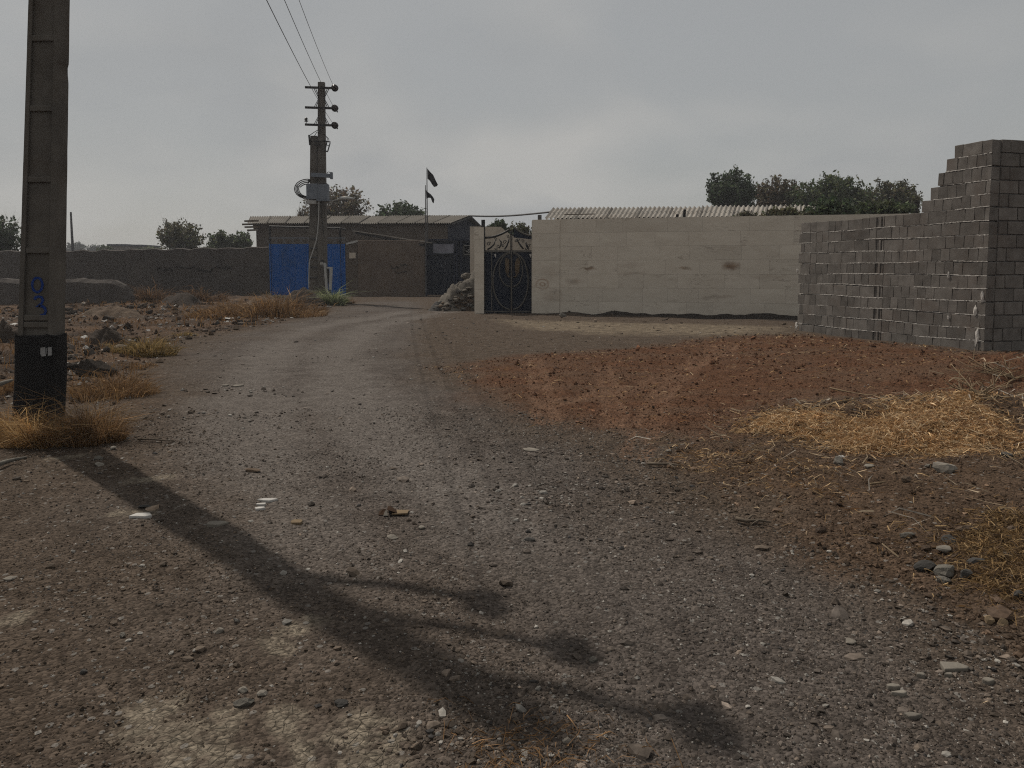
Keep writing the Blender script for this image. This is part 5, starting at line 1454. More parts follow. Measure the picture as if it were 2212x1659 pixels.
def low_wall():
    Y0 = 30.5; mb = MB(); rd = random.Random(21); n = 46; rings = []
    a, b = P(-260, 600, Y0), P(284, 600, Y0)
    for i in range(n + 1):
        t = i / n; x = a.x + (b.x - a.x) * t; e = 1.0 if t < 0.88 else math.sqrt(max(0.0, 1 - ((t - 0.88) / 0.12) ** 2)) * 0.96 + 0.04
        h = (1.02 + 0.03 * math.sin(i * 0.9) + rd.uniform(-0.02, 0.02)) * (0.35 + 0.65 * e); w = 0.42
        for (dy, z) in ((-w - 0.12, -0.2), (-w, h * 0.45), (-w * 0.75, h * 0.86), (-w * 0.3, h), (w * 0.3, h), (w * 0.8, h * 0.86), (w + 0.1, -0.2)):
            mb.v.append(Vector((x + rd.uniform(-0.02, 0.02), Y0 + dy * (0.5 + 0.5 * e) + rd.uniform(-0.02, 0.02), z + rd.uniform(-0.012, 0.012))))
    for i in range(n):
        for j in range(6): mb.f.append((i * 7 + j, i * 7 + 7 + j, i * 7 + 8 + j, i * 7 + 1 + j))
    mb.f.append(tuple(n * 7 + j for j in range(7)))
    solo(mb, 'low_mud_wall', M_ADOBE, Vector((b.x, Y0, 0)), 'low thick mud wall with rounded end behind the thick pole', 'wall')
low_wall()
def rubble_heap():
    Y0 = 26.6; c = P(1000, 672, Y0); c.z = 0
    root = thing('rubble_heap', 'heap of grey broken rock and mud left of the gate pillar', 'heap', c)
    def lump(u, v, wpx, hpx, dy, seed, m, ang=0.9, rough=0.09):
        p = P(u, v, Y0 + dy); k = (Y0 + dy) / FOC
        me = rock_mesh('rock_slab', seed, wpx * k / 2 / 0.8, min(0.5, wpx * k / 2), hpx * k / 2 / 0.8, ang, rough, 3 if wpx > 18 else 2)
        o = part(me, 'rock_slab', m, root); o.location = p - c
    for k, (u, v, rx, ry, h, sd_, m) in enumerate(((1020, 672, 1.15, 0.9, 1.20, 4, M_PILE), (990, 672, 1.0, 0.75, 0.85, 5, M_PILE), (955, 670, 0.6, 0.5, 0.30, 6, M_ROCK_D), (1012, 676, 0.9, 0.5, 0.35, 7, M_EARTH))):
        me = mound_mesh('gravel_pile', rx, ry, h, sd_, 0.6, power=1.6); o = part(me, 'gravel_pile', m, root); o.location = (P(u, v, Y0).x - c.x, 0.55 - 0.22 * k, 0)
    for a in ((1014, 597, 30, 13, 0.5, 1, M_PILE), (1003, 617, 22, 10, 0.3, 3, M_PILE), (975, 640, 18, 9, 0.05, 5, M_ROCK_D), (1015, 640, 16, 12, -0.2, 6, M_PILE), (950, 660, 16, 6, -0.1, 7, M_ROCK_D), (1000, 655, 18, 7, -0.3, 8, M_EARTH)): lump(*a)
    rd = random.Random(77)
    for k in range(46):
        t = rd.random(); u = 945 + 78 * t + rd.uniform(-8, 6); vmax = 668; vmin = 662 - 62 * max(0, t) ** 1.1
        v = vmin + (vmax - vmin) * rd.random(); w_ = rd.uniform(5, 15); lump(u, v, w_, w_ * rd.uniform(0.35, 0.7), 0.45 - 0.011 * (v - 600) - 0.25 + rd.uniform(-0.1, 0.1), 100 + k, rd.choice((M_PILE, M_PILE, M_ROCK_D, M_EARTH)))
rubble_heap()

# individual rocks (photograph grid: u, v of the foot, width, height)
RK = 'rocks on the right bank'
rock('rock', 'largest pale boulder on the bank below the straw', 'rock', 2047, 1020, 46, 30, M_ROCK_P, 31, RK)
rock('rock', 'grey stone with flat top beside the white scrap below the straw', 'rock', 1815, 1003, 34, 20, M_ROCK, 32, RK)
rock('rock', 'long pale topped slab in middle of the dark rock cluster', 'rock', 2052, 1246, 58, 26, M_ROCK, 33, RK)
rock('rock', 'dark sloping rock at left of the dark rock cluster', 'rock', 2003, 1235, 46, 26, M_ROCK_D, 34, RK)
rock('rock', 'lowest flat grey slab of the dark rock cluster', 'rock', 2044, 1262, 40, 18, M_ROCK, 35, RK)
rock('rock', 'dark lump at right end of the rock cluster', 'rock', 2090, 1248, 30, 24, M_ROCK_D, 36, RK)
rock('rock', 'pale capped stone above the dark rock cluster', 'rock', 2048, 1196, 38, 18, M_ROCK_P, 37, RK)
rock('rock', 'square dark stone highest above the rock cluster', 'rock', 2058, 1172, 36, 16, M_ROCK_D, 38, RK)
rock('rock', 'dark oval rock lying in the lower straw patch', 'rock', 2120, 1225, 42, 20, M_ROCK_D, 39, RK)
rock('rock', 'grey rock half hidden in lower straw at right', 'rock', 2178, 1206, 30, 16, M_ROCK, 40, RK)
rock('rock', 'brown capped stone on bare soil left of the rock cluster', 'rock', 1964, 1160, 34, 16, M_ROCK, 41, RK)
rock('rock', 'round dark stone at right picture edge below lower straw', 'rock', 2203, 1292, 32, 22, M_ROCK_D, 42, RK)
rock('rock', 'left one of two tan stones at lower right', 'rock', 2140, 1348, 28, 20, M_ROCK_T, 43, RK)
rock('rock', 'right one of two tan stones at lower right', 'rock', 2168, 1350, 26, 18, M_ROCK_T, 44, RK)
rock('rock', 'brown clod with shadow above the rock cluster right side', 'rock', 2092, 1150, 36, 18, M_EARTH, 45, RK)
rock('rock', 'weathered brown stone at right edge above lower straw', 'rock', 2192, 1150, 26, 18, M_EARTH, 46, RK)
rock('rock', 'brown stone on bank slope left of the pale boulder', 'rock', 1960, 1040, 30, 12, M_EARTH, 47, RK)
rock('rock', 'grey stone just left of the pale boulder', 'rock', 2010, 1010, 22, 12, M_ROCK, 48, RK)
rock('rock', 'dark stone at right end of the bank beside straw', 'rock', 2180, 990, 30, 14, M_ROCK_D, 49, RK)
rock('rock', 'flat pale stone where straw litter meets the soil', 'rock', 1880, 1012, 26, 10, M_ROCK_P, 50, RK)
RS = 'single stones on the road'
rock('stone', 'largest peaked stone in foreground above the pale tyre marks', 'stone', 525, 1527, 46, 20, M_ROCK, 51, RS)
rock('stone', 'white pebble right above the peaked foreground stone', 'stone', 524, 1497, 24, 10, M_ROCK_P, 52, RS)
rock('stone', 'flat pale stone right of the peaked foreground stone', 'stone', 566, 1505, 24, 9, M_ROCK_P, 53, RS)
rock('stone', 'smooth grey pebble right of centre at left foreground', 'stone', 470, 1367, 22, 12, M_ROCK_P, 54, RS)
rock('stone', 'smooth round grey pebble in left foreground', 'stone', 262, 1378, 18, 13, M_ROCK, 55, RS)
rock('stone', 'dark square stone at far left foreground', 'stone', 178, 1455, 18, 10, M_ROCK_D, 56, RS)
rock('stone', 'dark flat stone right of the peaked foreground stone', 'stone', 736, 1528, 34, 10, M_ROCK_D, 57, RS)
rock('stone', 'smooth stone topmost of three in the pole shadow start', 'stone', 242, 972, 20, 9, M_ROCK_P, 58, RS)
rock('stone', 'middle one of three smooth stones in the pole shadow', 'stone', 211, 993, 20, 9, M_ROCK, 59, RS)
rock('stone', 'lowest one of three smooth stones in the pole shadow', 'stone', 213, 1007, 22, 10, M_ROCK_P, 60, RS)
rock('stone', 'pale oval stone on the road at right foreground', 'stone', 1838, 1392, 28, 10, M_ROCK_P, 61, RS)
rock('stone', 'pale stone inside the last cross-arm shadow', 'stone', 1282, 1430, 22, 10, M_ROCK, 62, RS)
rock('stone', 'pale flat stone at bottom beside the soil patch', 'stone', 1225, 1606, 26, 12, M_ROCK_P, 63, RS)
rock('stone', 'left one of two pale flat stones below the brown scrap', 'stone', 848, 1164, 26, 6, M_ROCK_P, 64, RS)
rock('stone', 'tilted pale stone right below the brown scrap', 'stone', 908, 1143, 18, 8, M_ROCK_P, 65, RS)
rock('stone', 'dark stone on the road left of the small rubble patch', 'stone', 1147, 1170, 26, 8, M_ROCK_D, 66, RS)
rock('stone', 'long pale stone at upper middle of the road', 'stone', 1148, 974, 36, 6, M_ROCK_P, 67, RS)
rock('stone', 'brown stone lying on the road centre left', 'stone', 540, 1020, 34, 8, M_EARTH, 68, RS)
rock('stone', 'pale flat stone at left edge foreground', 'stone', 15, 1255, 26, 8, M_ROCK_P, 69, RS)
rock('stone', 'dark stone beside pole shadow left edge', 'stone', 312, 1098, 30, 8, M_ROCK_D, 70, RS)
# flush pale slabs trodden into the road
def slab(label, u, v, w, h, seed, m=M_ROCK_P, group='slabs set flush in the road'):
    g = GH(u, v); k = g.y / FOC; rx = w * k / 2; ry = h * g.y / (CAM_Z * FOC / g.y) / 2; rd = random.Random(seed)
    n = rd.randint(5, 7); mb = MB(); ang = sorted(rd.uniform(0, 2 * math.pi) for _ in range(n))
    ang = [2 * math.pi * (i + rd.uniform(-0.3, 0.3)) / n for i in range(n)]
    ring = [(g.x + rx * rd.uniform(0.6, 1.15) * math.cos(a), g.y + ry * rd.uniform(0.6, 1.15) * math.sin(a)) for a in ang]
    z0 = g.z - 0.02; z1 = g.z + 0.014
    top = [Vector((x, y, max(z1, H1(x, y) + 0.007))) for x, y in ring]; bot = [Vector((x, y, z0 - 0.01)) for x, y in ring]
    mb.v += bot + top; mb.f.append(tuple(range(n, 2 * n)))
    for i in range(n): mb.f.append((i, (i + 1) % n, n + (i + 1) % n, n + i))
    solo(mb, 'stone_slab', m, g, label, 'slab', group, bevel=0.004)
slab('broad white flake of plaster left of the pole shadow', 304, 1117, 62, 12, 1, M_SCRAP)
slab('largest pale slab trodden into the road at lower right', 2056, 1445, 78, 22, 2)
slab('angular pale slab lowest at lower right of road', 1972, 1551, 46, 16, 3)
slab('pale slab left of the largest slab at lower right', 1945, 1502, 40, 14, 4)
slab('long pale slab above the angular one at lower right', 1930, 1488, 44, 10, 5)
slab('small pale chip right of the largest slab', 2135, 1475, 30, 11, 6)
slab('small pale chip just below the largest slab', 2050, 1462, 26, 8, 7)
slab('small triangular chip below the largest slab', 1990, 1462, 24, 9, 8)
slab('upper one of the white chips left of the brown scrap', 578, 1082, 42, 7, 9, M_SCRAP)
slab('middle one of the white chips left of the brown scrap', 565, 1092, 30, 5, 10, M_SCRAP)
slab('lowest one of the white chips left of the brown scrap', 562, 1101, 26, 6, 11, M_SCRAP)
slab('grey slab fragment inside the pole shadow', 468, 1133, 48, 12, 12)
slab('tan flake on road left of the brown scrap', 640, 1131, 44, 9, 13, M_CARD_L)
slab('pale slab under the far mound at road edge', 672, 677, 50, 6, 14)
slab('thin pale strip on the road near the dry tuft', 515, 834, 30, 4, 15)
slab('short pale strip on the road near the dry tuft', 487, 833, 16, 4, 16)

# white litter
LI = 'white litter scraps on the left verge'
def scrap(label, u, v, w, h, seed, group=LI):
    g = GH(u, v); k = g.y / FOC; rd = random.Random(seed); n = 7; mb = MB(); sx = w * k / 2; sz = h * k
    for j in range(n + 1):
        for i in range(n + 1):
            s, t = i / n * 2 - 1, j / n * 2 - 1
            q = 1 - 0.25 * abs(s * t)
            mb.v.append(Vector((g.x + sx * s * q + rd.uniform(-0.08, 0.08) * sx, g.y + 0.15 + sx * 0.8 * t * q, g.z + 0.02 + sz * (0.55 + 0.45 * math.sin(2.2 * s + seed) * math.cos(1.9 * t + seed * 2)) * (1 - 0.5 * max(abs(s), abs(t)) ** 2) + rd.uniform(0, 0.12) * sz)))
    for j in range(n):
        for i in range(n):
            a = j * (n + 1) + i; mb.f.append((a, a + 1, a + n + 2, a + n + 1))
    solo(mb, 'litter_scrap', M_SCRAP, g, label, 'litter', group)
for k, (lab, u, v, w, h) in enumerate((
    ('crumpled white scrap left of the thick pole, topmost', 31, 706, 16, 9), ('pinkish white scrap left of the thick pole, middle', 23, 716, 18, 6), ('white scrap touching the left side of the black base', 32, 727, 18, 7),
    ('white scrap on dark heap right of the thick pole', 172, 731, 18, 8), ('torn white plastic scrap beside the olive tuft', 176, 763, 20, 12), ('small white scrap, leftmost in the upper litter row', 219, 700, 15, 7),
    ('crumpled white bag scrap in middle of the upper litter row', 235, 713, 12, 11), ('bright white scrap in the upper litter row', 254, 707, 11, 11), ('white scrap at right end of upper litter row', 264, 709, 11, 7),
    ('white scrap right of the olive tuft top', 313, 719, 10, 6), ('white scrap before the low mud wall end', 245, 662, 9, 5), ('white scrap below the mud wall left of another', 363, 656, 9, 6),
    ('white scrap below the mud wall right of another', 375, 661, 8, 5), ('pale scrap low in the dry grass', 338, 684, 18, 6), ('white lump at road edge under the dry grass, left', 458, 684, 20, 7),
    ('white lump at road edge under the dry grass, right', 490, 687, 24, 6), ('white curled scrap right beside the black base', 158, 832, 12, 8), ('white scrap lying below the straw beside grey stone', 1836, 1006, 18, 6))):
    scrap(lab, u, v, w, h, k + 1, LI if k < 17 else None)
def brown_scrap():
    g = GH(838, 1112); k = g.y / FOC; root = thing('cardboard_scrap', 'torn dark brown curled scrap with tan peel on the road', 'litter', g)
    def Q(u, v, dy=0.0): return Vector((P(u, v, g.y + dy).x, g.y + dy, max(P(u, v, g.y + dy).z, g.z + 0.004)))
    mb = MB(); mb.hexa([Q(836, 1101, -0.02), Q(858, 1108, -0.02), Q(856, 1109, 0.09), Q(838, 1107, 0.09), Q(838, 1093, 0.03), Q(843, 1093, 0.03), Q(857, 1106, 0.06), Q(838, 1094, 0.05)])
    part(mb, 'fold', M_CARD, root); mb = MB()
    mb.hexa([Q(817, 1113, -0.02), Q(829, 1112, -0.02), Q(832, 1110, 0.06), Q(820, 1110, 0.06), Q(828, 1099, 0.02), Q(833, 1100, 0.02), Q(834, 1101, 0.05), Q(828, 1099.5, 0.05)])
    part(mb, 'fold', M_CARD, root)
    mb = MB(); mb.hexa([Q(828, 1114, -0.04), Q(838, 1114, -0.04), Q(837, 1113, 0.0), Q(829, 1113, 0.0), Q(832, 1103, -0.015), Q(835, 1103, -0.015), Q(835, 1104, 0.0), Q(832, 1104, 0.0)]); part(mb, 'pale_tip', M_ROCK_P, root)
    mb = MB(); mb.hexa([Q(846, 1112, -0.03), Q(880, 1111, -0.03), Q(884, 1107, 0.08), Q(852, 1107, 0.08), Q(846, 1110, -0.03), Q(880, 1108, -0.03), Q(884, 1105, 0.08), Q(852, 1106, 0.08)]); part(mb, 'peel', M_CARD_L, root)
brown_scrap()
def stick(label, pts, r, m=M_WOOD, group='dead sticks', forks=()):
    g = GH(*pts[0][:2]); r3 = []
    for i, q in enumerate(pts):
        p = GH(*q[:2]); r3.append(p + Vector((0, 0, r + 0.01 + (q[2] if len(q) > 2 else 0))))
    rad = [r * (1 - 0.6 * i / (len(r3) - 1)) for i in range(len(r3))]
    mb = MB().tube(r3, rad, 5)
    for i, (du, dv, up) in forks:
        q = pts[i]; e = GH(q[0] + du, q[1] + dv); mb.tube([r3[i], r3[i].lerp(e, 0.6) + Vector((0, 0, up)), e + Vector((0, 0, up))], [rad[i] * 0.8, rad[i] * 0.5, rad[i] * 0.25], 4)
    solo(mb, 'stick', m, g, label, 'stick', group, smooth=True)
stick('dark crooked stick at road edge left of the straw', [(1400, 1008), (1420, 1010), (1445, 1009), (1470, 1013)], 0.014, forks=((1, (12, -8, 0.03)), (2, (14, 7, 0.01))))
stick('forked dead branch with pale stone lower on the bank edge', [(1590, 1128), (1612, 1134), (1640, 1132), (1665, 1137)], 0.013, forks=((1, (20, -9, 0.03)), (2, (-20, 8, 0.01))))
stick('long pale stalk lying above the left end of the straw', [(1792, 843), (1830, 850), (1870, 856), (1905, 862)], 0.010, M_ROCK_T)
stick('bent pale stalk touching the straw left end', [(1732, 887, 0.02), (1760, 893), (1800, 896), (1850, 898)], 0.009, M_ROCK_T, forks=((0, (60, -18, 0.02)),))
stick('dark twig on the road right of the pole tuft', [(298, 1028 - 75), (330, 954), (360, 957), (372, 957)], 0.010)
stick('grey rotten branch at left picture edge before the pole', [(-12, 1018), (10, 1008), (32, 1002), (58, 997)], 0.022, M_ROCK)
stick('pale plank end at left edge behind the pole tuft', [(-20, 868, 0.1), (10, 855, 0.12), (28, 846, 0.1)], 0.035, M_ROCK)
stick('thin pale stalk on the bank beneath the flat stone', [(1880, 1052), (1900, 1049), (1915, 1047)], 0.008, M_ROCK_T)

# ================================================================== DRY GRASS AND STRAW
def terr(p): p[:, 2] += H(p[:, 0], p[:, 1]); return p
def clump(name, label, cat, u, v, hw, hpx, n, cols, seed, depth=0.8, curl=0.5, wpx=0.75, kind=None, group=None, lie=0.0):
    global rng
    keep = rng; rng = np.random.default_rng(seed)
    g = GH(u, v); k = g.y / FOC; rx = hw * k; ry = rx * depth; h = hpx * k; cy = g.y + ry * 0.8
    n = int(n * 0.72); r = rng.uniform(0, 1, n) ** 0.62; a = rng.uniform(0, 2 * math.pi, n)
    bx = g.x + rx * r * np.cos(a); by = cy + ry * r * np.sin(a); edge = 1 - 0.55 * r ** 2
    tall = rng.uniform(0, 1, n) < 0.12
    hh = h * edge * np.where(tall, rng.uniform(0.9, 1.35, n), rng.uniform(0.25, 0.9, n)) * np.clip(0.72 + 0.95 * fbm(bx / (rx * 0.4), by / (rx * 0.4), seed, 3), 0.15, 1.6)
    out = np.stack([np.cos(a), np.sin(a)], 1) * (0.25 + 0.6 * r[:, None]) + rng.normal(0, curl, (n, 2))
    base = np.stack([bx, by, np.full(n, -0.01)], 1); base = terr(base)
    mid = base + np.concatenate([out * hh[:, None] * 0.28, (hh * 0.62)[:, None]], 1)
    tip = base + np.concatenate([out * hh[:, None] * 0.85, (hh * rng.uniform(0.55, 1.0, n) * (1 - lie))[:, None]], 1)
    cc = np.array(cols)[rng.integers(0, len(cols), n)] * np.exp(rng.normal(0, 0.35, (n, 1))) * np.array([1.0, 1.06, 1.2])
    V, F, C = blades_mesh(name, base, tip, mid, np.full(n, wpx * 2.16 * k) * rng.uniform(0.6, 1.3, n), cc)
    me = np_mesh(name, V - np.array(g), F, C)
    o = solo(me, name, M_DRY, g, label, cat, group, kind)
    rng = keep
    return o
RUST = [(0.27, 0.148, 0.060), (0.20, 0.108, 0.045), (0.33, 0.20, 0.09), (0.15, 0.085, 0.04)]
OLV = [(0.29, 0.19, 0.065), (0.20, 0.14, 0.055), (0.35, 0.23, 0.09)]
DRK = [(0.17, 0.095, 0.048), (0.22, 0.125, 0.058), (0.12, 0.072, 0.04)]
PGRN = [(0.30, 0.31, 0.15), (0.22, 0.24, 0.11), (0.40, 0.39, 0.22), (0.14, 0.16, 0.07)]
GC = 'dry grass clumps on the left verge'
clump('dry_grass_clump', 'big curly straw coloured tuft around the foot of the thick pole', 'grass clump', 55, 966, 105, 135, 7000, [(0.46, 0.27, 0.10), (0.34, 0.18, 0.065), (0.58, 0.38, 0.17), (0.24, 0.13, 0.05)], 1, 0.55, 0.75, 0.5, group=GC)
clump('dry_grass_clump', 'dull brown right half tuft standing in the pole shadow', 'grass clump', 178, 964, 70, 115, 4200, RUST, 2, 0.7, 0.6, 0.5, group=GC)
clump('dry_grass_clump', 'low flat orange grass patch right of the black base', 'grass clump', 205, 866, 80, 62, 4500, RUST, 3, 1.5, 0.6, 0.55, group=GC)
clump('dry_grass_clump', 'small orange grass patch between black base and olive tuft', 'grass clump', 280, 798, 40, 16, 700, RUST, 4, 1.2, 0.6, 0.55, group=GC)
clump('dry_grass_clump', 'olive brown tuft among litter right of the thick pole', 'grass clump', 292, 770, 72, 52, 3000, OLV, 5, 0.6, 0.45, 0.55, group=GC)
clump('dry_grass_clump', 'small dark olive tuft at the road edge above the olive one', 'grass clump', 393, 721, 26, 13, 700, OLV, 6, 0.8, 0.45, 0.55, group=GC)
clump('dry_grass_clump', 'wide rusty brown grass mass in front of the mound', 'grass clump', 570, 688, 115, 62, 6000, RUST, 7, 0.9, 0.4, 0.55, group=GC)
clump('dry_grass_clump', 'rusty grass along road edge left of the wide mass', 'grass clump', 450, 686, 70, 36, 2600, RUST, 8, 1.2, 0.45, 0.55, group=GC)
clump('dry_grass_clump', 'dark rusty tuft at the road edge below far poles', 'grass clump', 676, 672, 28, 14, 800, DRK, 9, 0.8, 0.4, 0.55, group=GC)
clump('dry_grass_clump', 'dark brown weeds against the mud wall scrawl', 'grass clump', 425, 650, 60, 40, 2200, DRK, 10, 0.6, 0.4, 0.55, group=GC)
clump('dry_grass_clump', 'dark brown weeds beside the low mud wall end', 'grass clump', 325, 654, 46, 44, 1800, DRK, 11, 0.6, 0.4, 0.55, group=GC)
clump('dry_grass_clump', 'small round orange tuft before the dark weeds', 'grass clump', 357, 654, 17, 14, 500, RUST, 12, 0.8, 0.4, 0.55, group=GC)
clump('dry_grass_clump', 'thin orange grass at left picture edge beside black base', 'grass clump', 5, 850, 40, 40, 900, RUST, 13, 1.2, 0.5, 0.55, group=GC)
clump('dry_grass_clump', 'pale thin grass against the foot of the blue gate', 'grass clump', 590, 645, 50, 18, 1200, [(0.22, 0.18, 0.11), (0.16, 0.13, 0.08)], 14, 0.5, 0.4, 0.55, group=GC)
clump('bush', 'pale green bush at the foot of the far poles', 'bush', 711, 660, 27, 42, 2200, PGRN, 15, 0.8, 0.75, 0.6)
clump('bush', 'small brown bush right of the pale green bush', 'bush', 746, 656, 17, 18, 700, DRK, 16, 0.8, 0.6, 0.6)
# thin dead weeds over the verge soil
def scatter_weeds():
    x, y, r = polar(30000, 8, 36, 50); k = (sdist(x, y, VERGE) < -0.1) & (fbm(x / 2.2, y / 2.2, 33, 3) > 0.02); x, y, r = x[k], y[k], r[k]; n = len(x)
    base = terr(np.stack([x, y, np.zeros(n)], 1)); hh = rng.uniform(0.05, 0.22, n)
    o2 = rng.normal(0, 0.5, (n, 2)); mid = base + np.concatenate([o2 * hh[:, None] * 0.3, (hh * 0.6)[:, None]], 1); tip = base + np.concatenate([o2 * hh[:, None], (hh * 0.9)[:, None]], 1)
    cc = np.array(RUST + DRK)[rng.integers(0, 7, n)] * np.exp(rng.normal(0, 0.2, (n, 1)))
    V, F, C = blades_mesh('w', base, tip, mid, r * 0.0008 * rng.uniform(0.6, 1.4, n), cc)
    solo(np_mesh('dead_weeds', V, F, C), 'dead_weeds', M_DRY, (0, 0, 0), 'thin dead weeds scattered over the left verge soil', 'weeds', kind='stuff')
scatter_weeds()
STRAW = [(0.52, 0.33, 0.165), (0.60, 0.42, 0.23), (0.42, 0.245, 0.11), (0.28, 0.155, 0.075), (0.64, 0.48, 0.30)]
def straw(name, label, poly, n, lift, seed, cols=STRAW, ln=(0.05, 0.16), wk=0.0009, cover=None):
    xs = [p[0] for p in poly]; ys = [p[1] for p in poly]
    x = rng.uniform(min(xs) - 0.3, max(xs) + 0.3, n * 3); y = rng.uniform(min(ys) - 0.3, max(ys) + 0.3, n * 3)
    d = sdist(x, y, poly) + 0.22 * fbm(x / 0.5, y / 0.35, seed, 3); k = (d < 0) | (rng.uniform(0, 1, len(x)) < np.exp(-np.maximum(d, 0) * 9) * 0.35)
    k = np.nonzero(k)[0][:n]; x, y, d = x[k], y[k], d[k]; n = len(x)
    thick = lift * np.clip(-d / 0.35, 0.05, 1) * (0.75 + 0.6 * fbm(x / 0.35, y / 0.25, seed + 3, 3))
    z = H(x, y) + np.maximum(0.004, thick * rng.uniform(0.35, 1.0, n))
    c = np.stack([x, y, z], 1); a = rng.uniform(0, 2 * math.pi, n); L = rng.uniform(*ln, n); el = rng.normal(0.0, 0.3, n)
    v = np.stack([np.cos(a) * np.cos(el), np.sin(a) * np.cos(el), np.sin(el)], 1) * L[:, None] / 2
    base = c - v; tip = c + v; mid = c + rng.normal(0, 0.14, (n, 3)) * L[:, None] + np.array([0, 0, 0.012])
    base[:, 2] = np.maximum(base[:, 2], H(base[:, 0], base[:, 1]) + 0.002); tip[:, 2] = np.maximum(tip[:, 2], H(tip[:, 0], tip[:, 1]) + 0.002)
    cc = np.array(cols)[rng.integers(0, len(cols), n)] * np.exp(rng.normal(0, 0.25, (n, 1)))
    V, F, C = blades_mesh(name, base, tip, mid, np.sqrt(x * x + y * y) * wk * rng.uniform(0.6, 1.4, n), cc)
    solo(np_mesh(name, V, F, C), name, M_DRY, (0, 0, 0), label, 'straw', kind='stuff')
def gp(*uv): return [(lambda p: (p.x, p.y))(GH(u, v)) for u, v in uv]
straw('straw_pile', 'golden straw spread in a long pile on the right bank', gp((1668, 908), (1720, 896), (1850, 890), (1950, 878), (2080, 895), (2240, 925), (2380, 930), (2380, 985), (2200, 965), (2000, 972), (1850, 968), (1760, 950), (1680, 935)), 22000, 0.07, 3)
straw('straw_patch', 'rusty straw patch around the rocks at right edge', gp((2080, 1170), (2160, 1150), (2300, 1140), (2330, 1320), (2200, 1290), (2130, 1245), (2090, 1200)), 6000, 0.035, 5, [(0.30, 0.19, 0.085), (0.22, 0.135, 0.06), (0.38, 0.26, 0.13), (0.16, 0.10, 0.05), (0.10, 0.065, 0.04)], (0.04, 0.10), 0.0010)
straw('straw_litter', 'chopped straw and chips scattered over the brown bank', BROWN, 4200, 0.01, 7, STRAW + [(0.12, 0.07, 0.04)] * 3, (0.03, 0.09), 0.0010)
straw('straw_litter', 'thin straw bits on the red soil', RED, 2600, 0.01, 9, STRAW + [(0.14, 0.08, 0.05)] * 4, (0.04, 0.12), 0.0008)
straw('straw_litter', 'chopped straw trail below the straw pile left end', gp((1480, 960), (1640, 985), (1760, 1010), (1900, 1080), (1800, 1085), (1600, 1040), (1480, 1000)), 700, 0.012, 11, STRAW + [(0.2, 0.12, 0.06)] * 3, (0.03, 0.09), 0.0010)
straw('straw_litter', 'scrap of reddish straw at the bottom of the road', gp((1090, 1605), (1180, 1590), (1240, 1620), (1220, 1680), (1080, 1680)), 500, 0.01, 13, [(0.25, 0.14, 0.06), (0.34, 0.2, 0.1)], (0.03, 0.09), 0.0012)
straw('dead_stalks', 'long pale dead stalks and wood chips strewn on the bank and red soil', gp((1380, 960), (1700, 880), (2212, 800), (2400, 880), (2300, 1200), (1900, 1150), (1600, 1060)), 260, 0.01, 15, [(0.45, 0.36, 0.25), (0.34, 0.26, 0.17), (0.14, 0.10, 0.07), (0.5, 0.45, 0.38)], (0.10, 0.34), 0.0014)
def brush(label, u, v, seed, n=9, size=0.5):
    rd = random.Random(seed); g = GH(u, v); mb = MB()
    for i in range(n):
        a = rd.uniform(0, 2 * math.pi); L = size * rd.uniform(0.5, 1.0); pts = [g + Vector((0, 0, 0.02))]
        d = Vector((math.cos(a), math.sin(a), rd.uniform(0.1, 0.5)))
        for s in range(4): 
            d = (d + Vector((rd.gauss(0, 0.25), rd.gauss(0, 0.25), rd.gauss(-0.08, 0.15)))).normalized(); pts.append(pts[-1] + d * L / 4)
        for p in pts: p.z = max(p.z, H1(p.x, p.y) + 0.015)
        mb.tube(pts, [0.008, 0.007, 0.006, 0.004, 0.003], 4)
        for s in (1, 2, 3):
            e = pts[s] + Vector((rd.gauss(0, 0.1), rd.gauss(0, 0.1), rd.uniform(0.0, 0.12))) * (size / 0.5); mb.tube([pts[s], e], [0.005, 0.002], 3)
    solo(mb, 'dead_brush', M_ROCK_T, g, label, 'dead plant', 'dead brush on the dark soil', smooth=True)
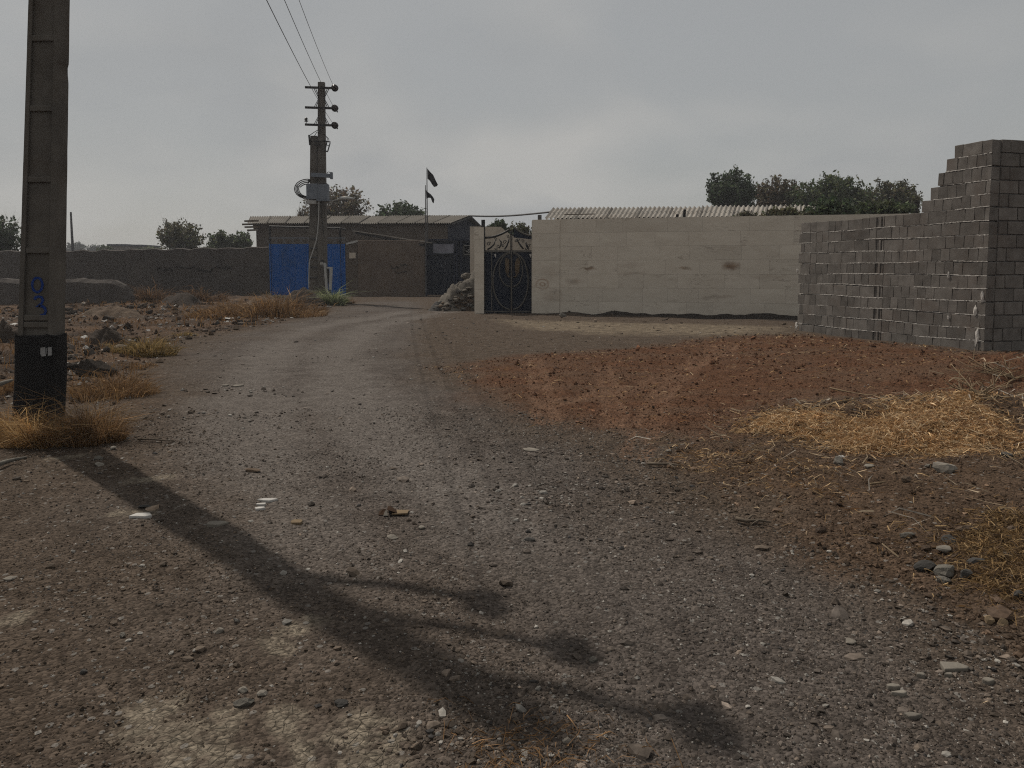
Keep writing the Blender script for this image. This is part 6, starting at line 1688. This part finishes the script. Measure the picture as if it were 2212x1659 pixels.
brush('pale forked dead brush left on dark soil above the straw', 2112, 872, 1)
brush('pale dead brush at right picture edge above the straw', 2190, 838, 2, 11, 0.65)
brush('small dead brush sprig near the straw pile ridge', 2080, 850, 3, 5, 0.35)

# ---- countless small white and grey bits of rubbish on the verge
def verge_litter():
    n = 1500; x, y, r = polar(14000, 8, 30, 50); k = np.nonzero((sdist(x, y, VERGE) < -0.1) & (fbm(x / 1.6, y / 1.6, 88, 3) > 0.05))[0][:n]; x, y, r = x[k], y[k], r[k]; n = len(x)
    s_ = r * 0.0011 * np.exp(rng.normal(0, 0.5, n)); V = np.repeat(OCT_V[None], n, 0) * (1 + rng.uniform(-0.5, 0.5, (n, 6, 1))) * np.stack([s_, s_, s_ * 0.6], 1)[:, None, :]
    V += np.stack([x, y, H(x, y) + s_ * 0.3], 1)[:, None, :]
    F = (OCT_F[None] + (np.arange(n) * 6)[:, None, None]).reshape(-1, 3); C = np.repeat((np.array([0.45, 0.43, 0.40]) * rng.uniform(0.25, 1.15, (n, 1)))[:, None, :], 6, 1).reshape(-1, 3)
    me = np_mesh('litter_bits', V.reshape(-1, 3), F, C); me.materials.append(MATS['earth_crumbs'])
    o = bpy.data.objects.new('litter_bits', me); COL.objects.link(o); tag(o, 'small pale bits of rubbish strewn over the left verge', 'litter', kind='stuff')
verge_litter()

# ================================================================== HAZE
def haze():
    mb = MB().box((0, 0, 5.5), (3300, 3300, 14.0)); me = mb.mesh('haze'); o = bpy.data.objects.new('haze', me); COL.objects.link(o); o['kind'] = 'stuff'; o['label'] = 'thin dusty haze over the whole place'
    m = bpy.data.materials.new('haze'); m.use_nodes = True; nt = m.node_tree; nt.nodes.clear()
    out = nt.nodes.new('ShaderNodeOutputMaterial'); v = nt.nodes.new('ShaderNodeVolumePrincipled')
    v.inputs['Color'].default_value = (0.93, 0.95, 1.0, 1); v.inputs['Density'].default_value = 0.0008; v.inputs['Anisotropy'].default_value = 0.3
    nt.links.new(v.outputs[0], out.inputs['Volume']); me.materials.append(m)
haze()
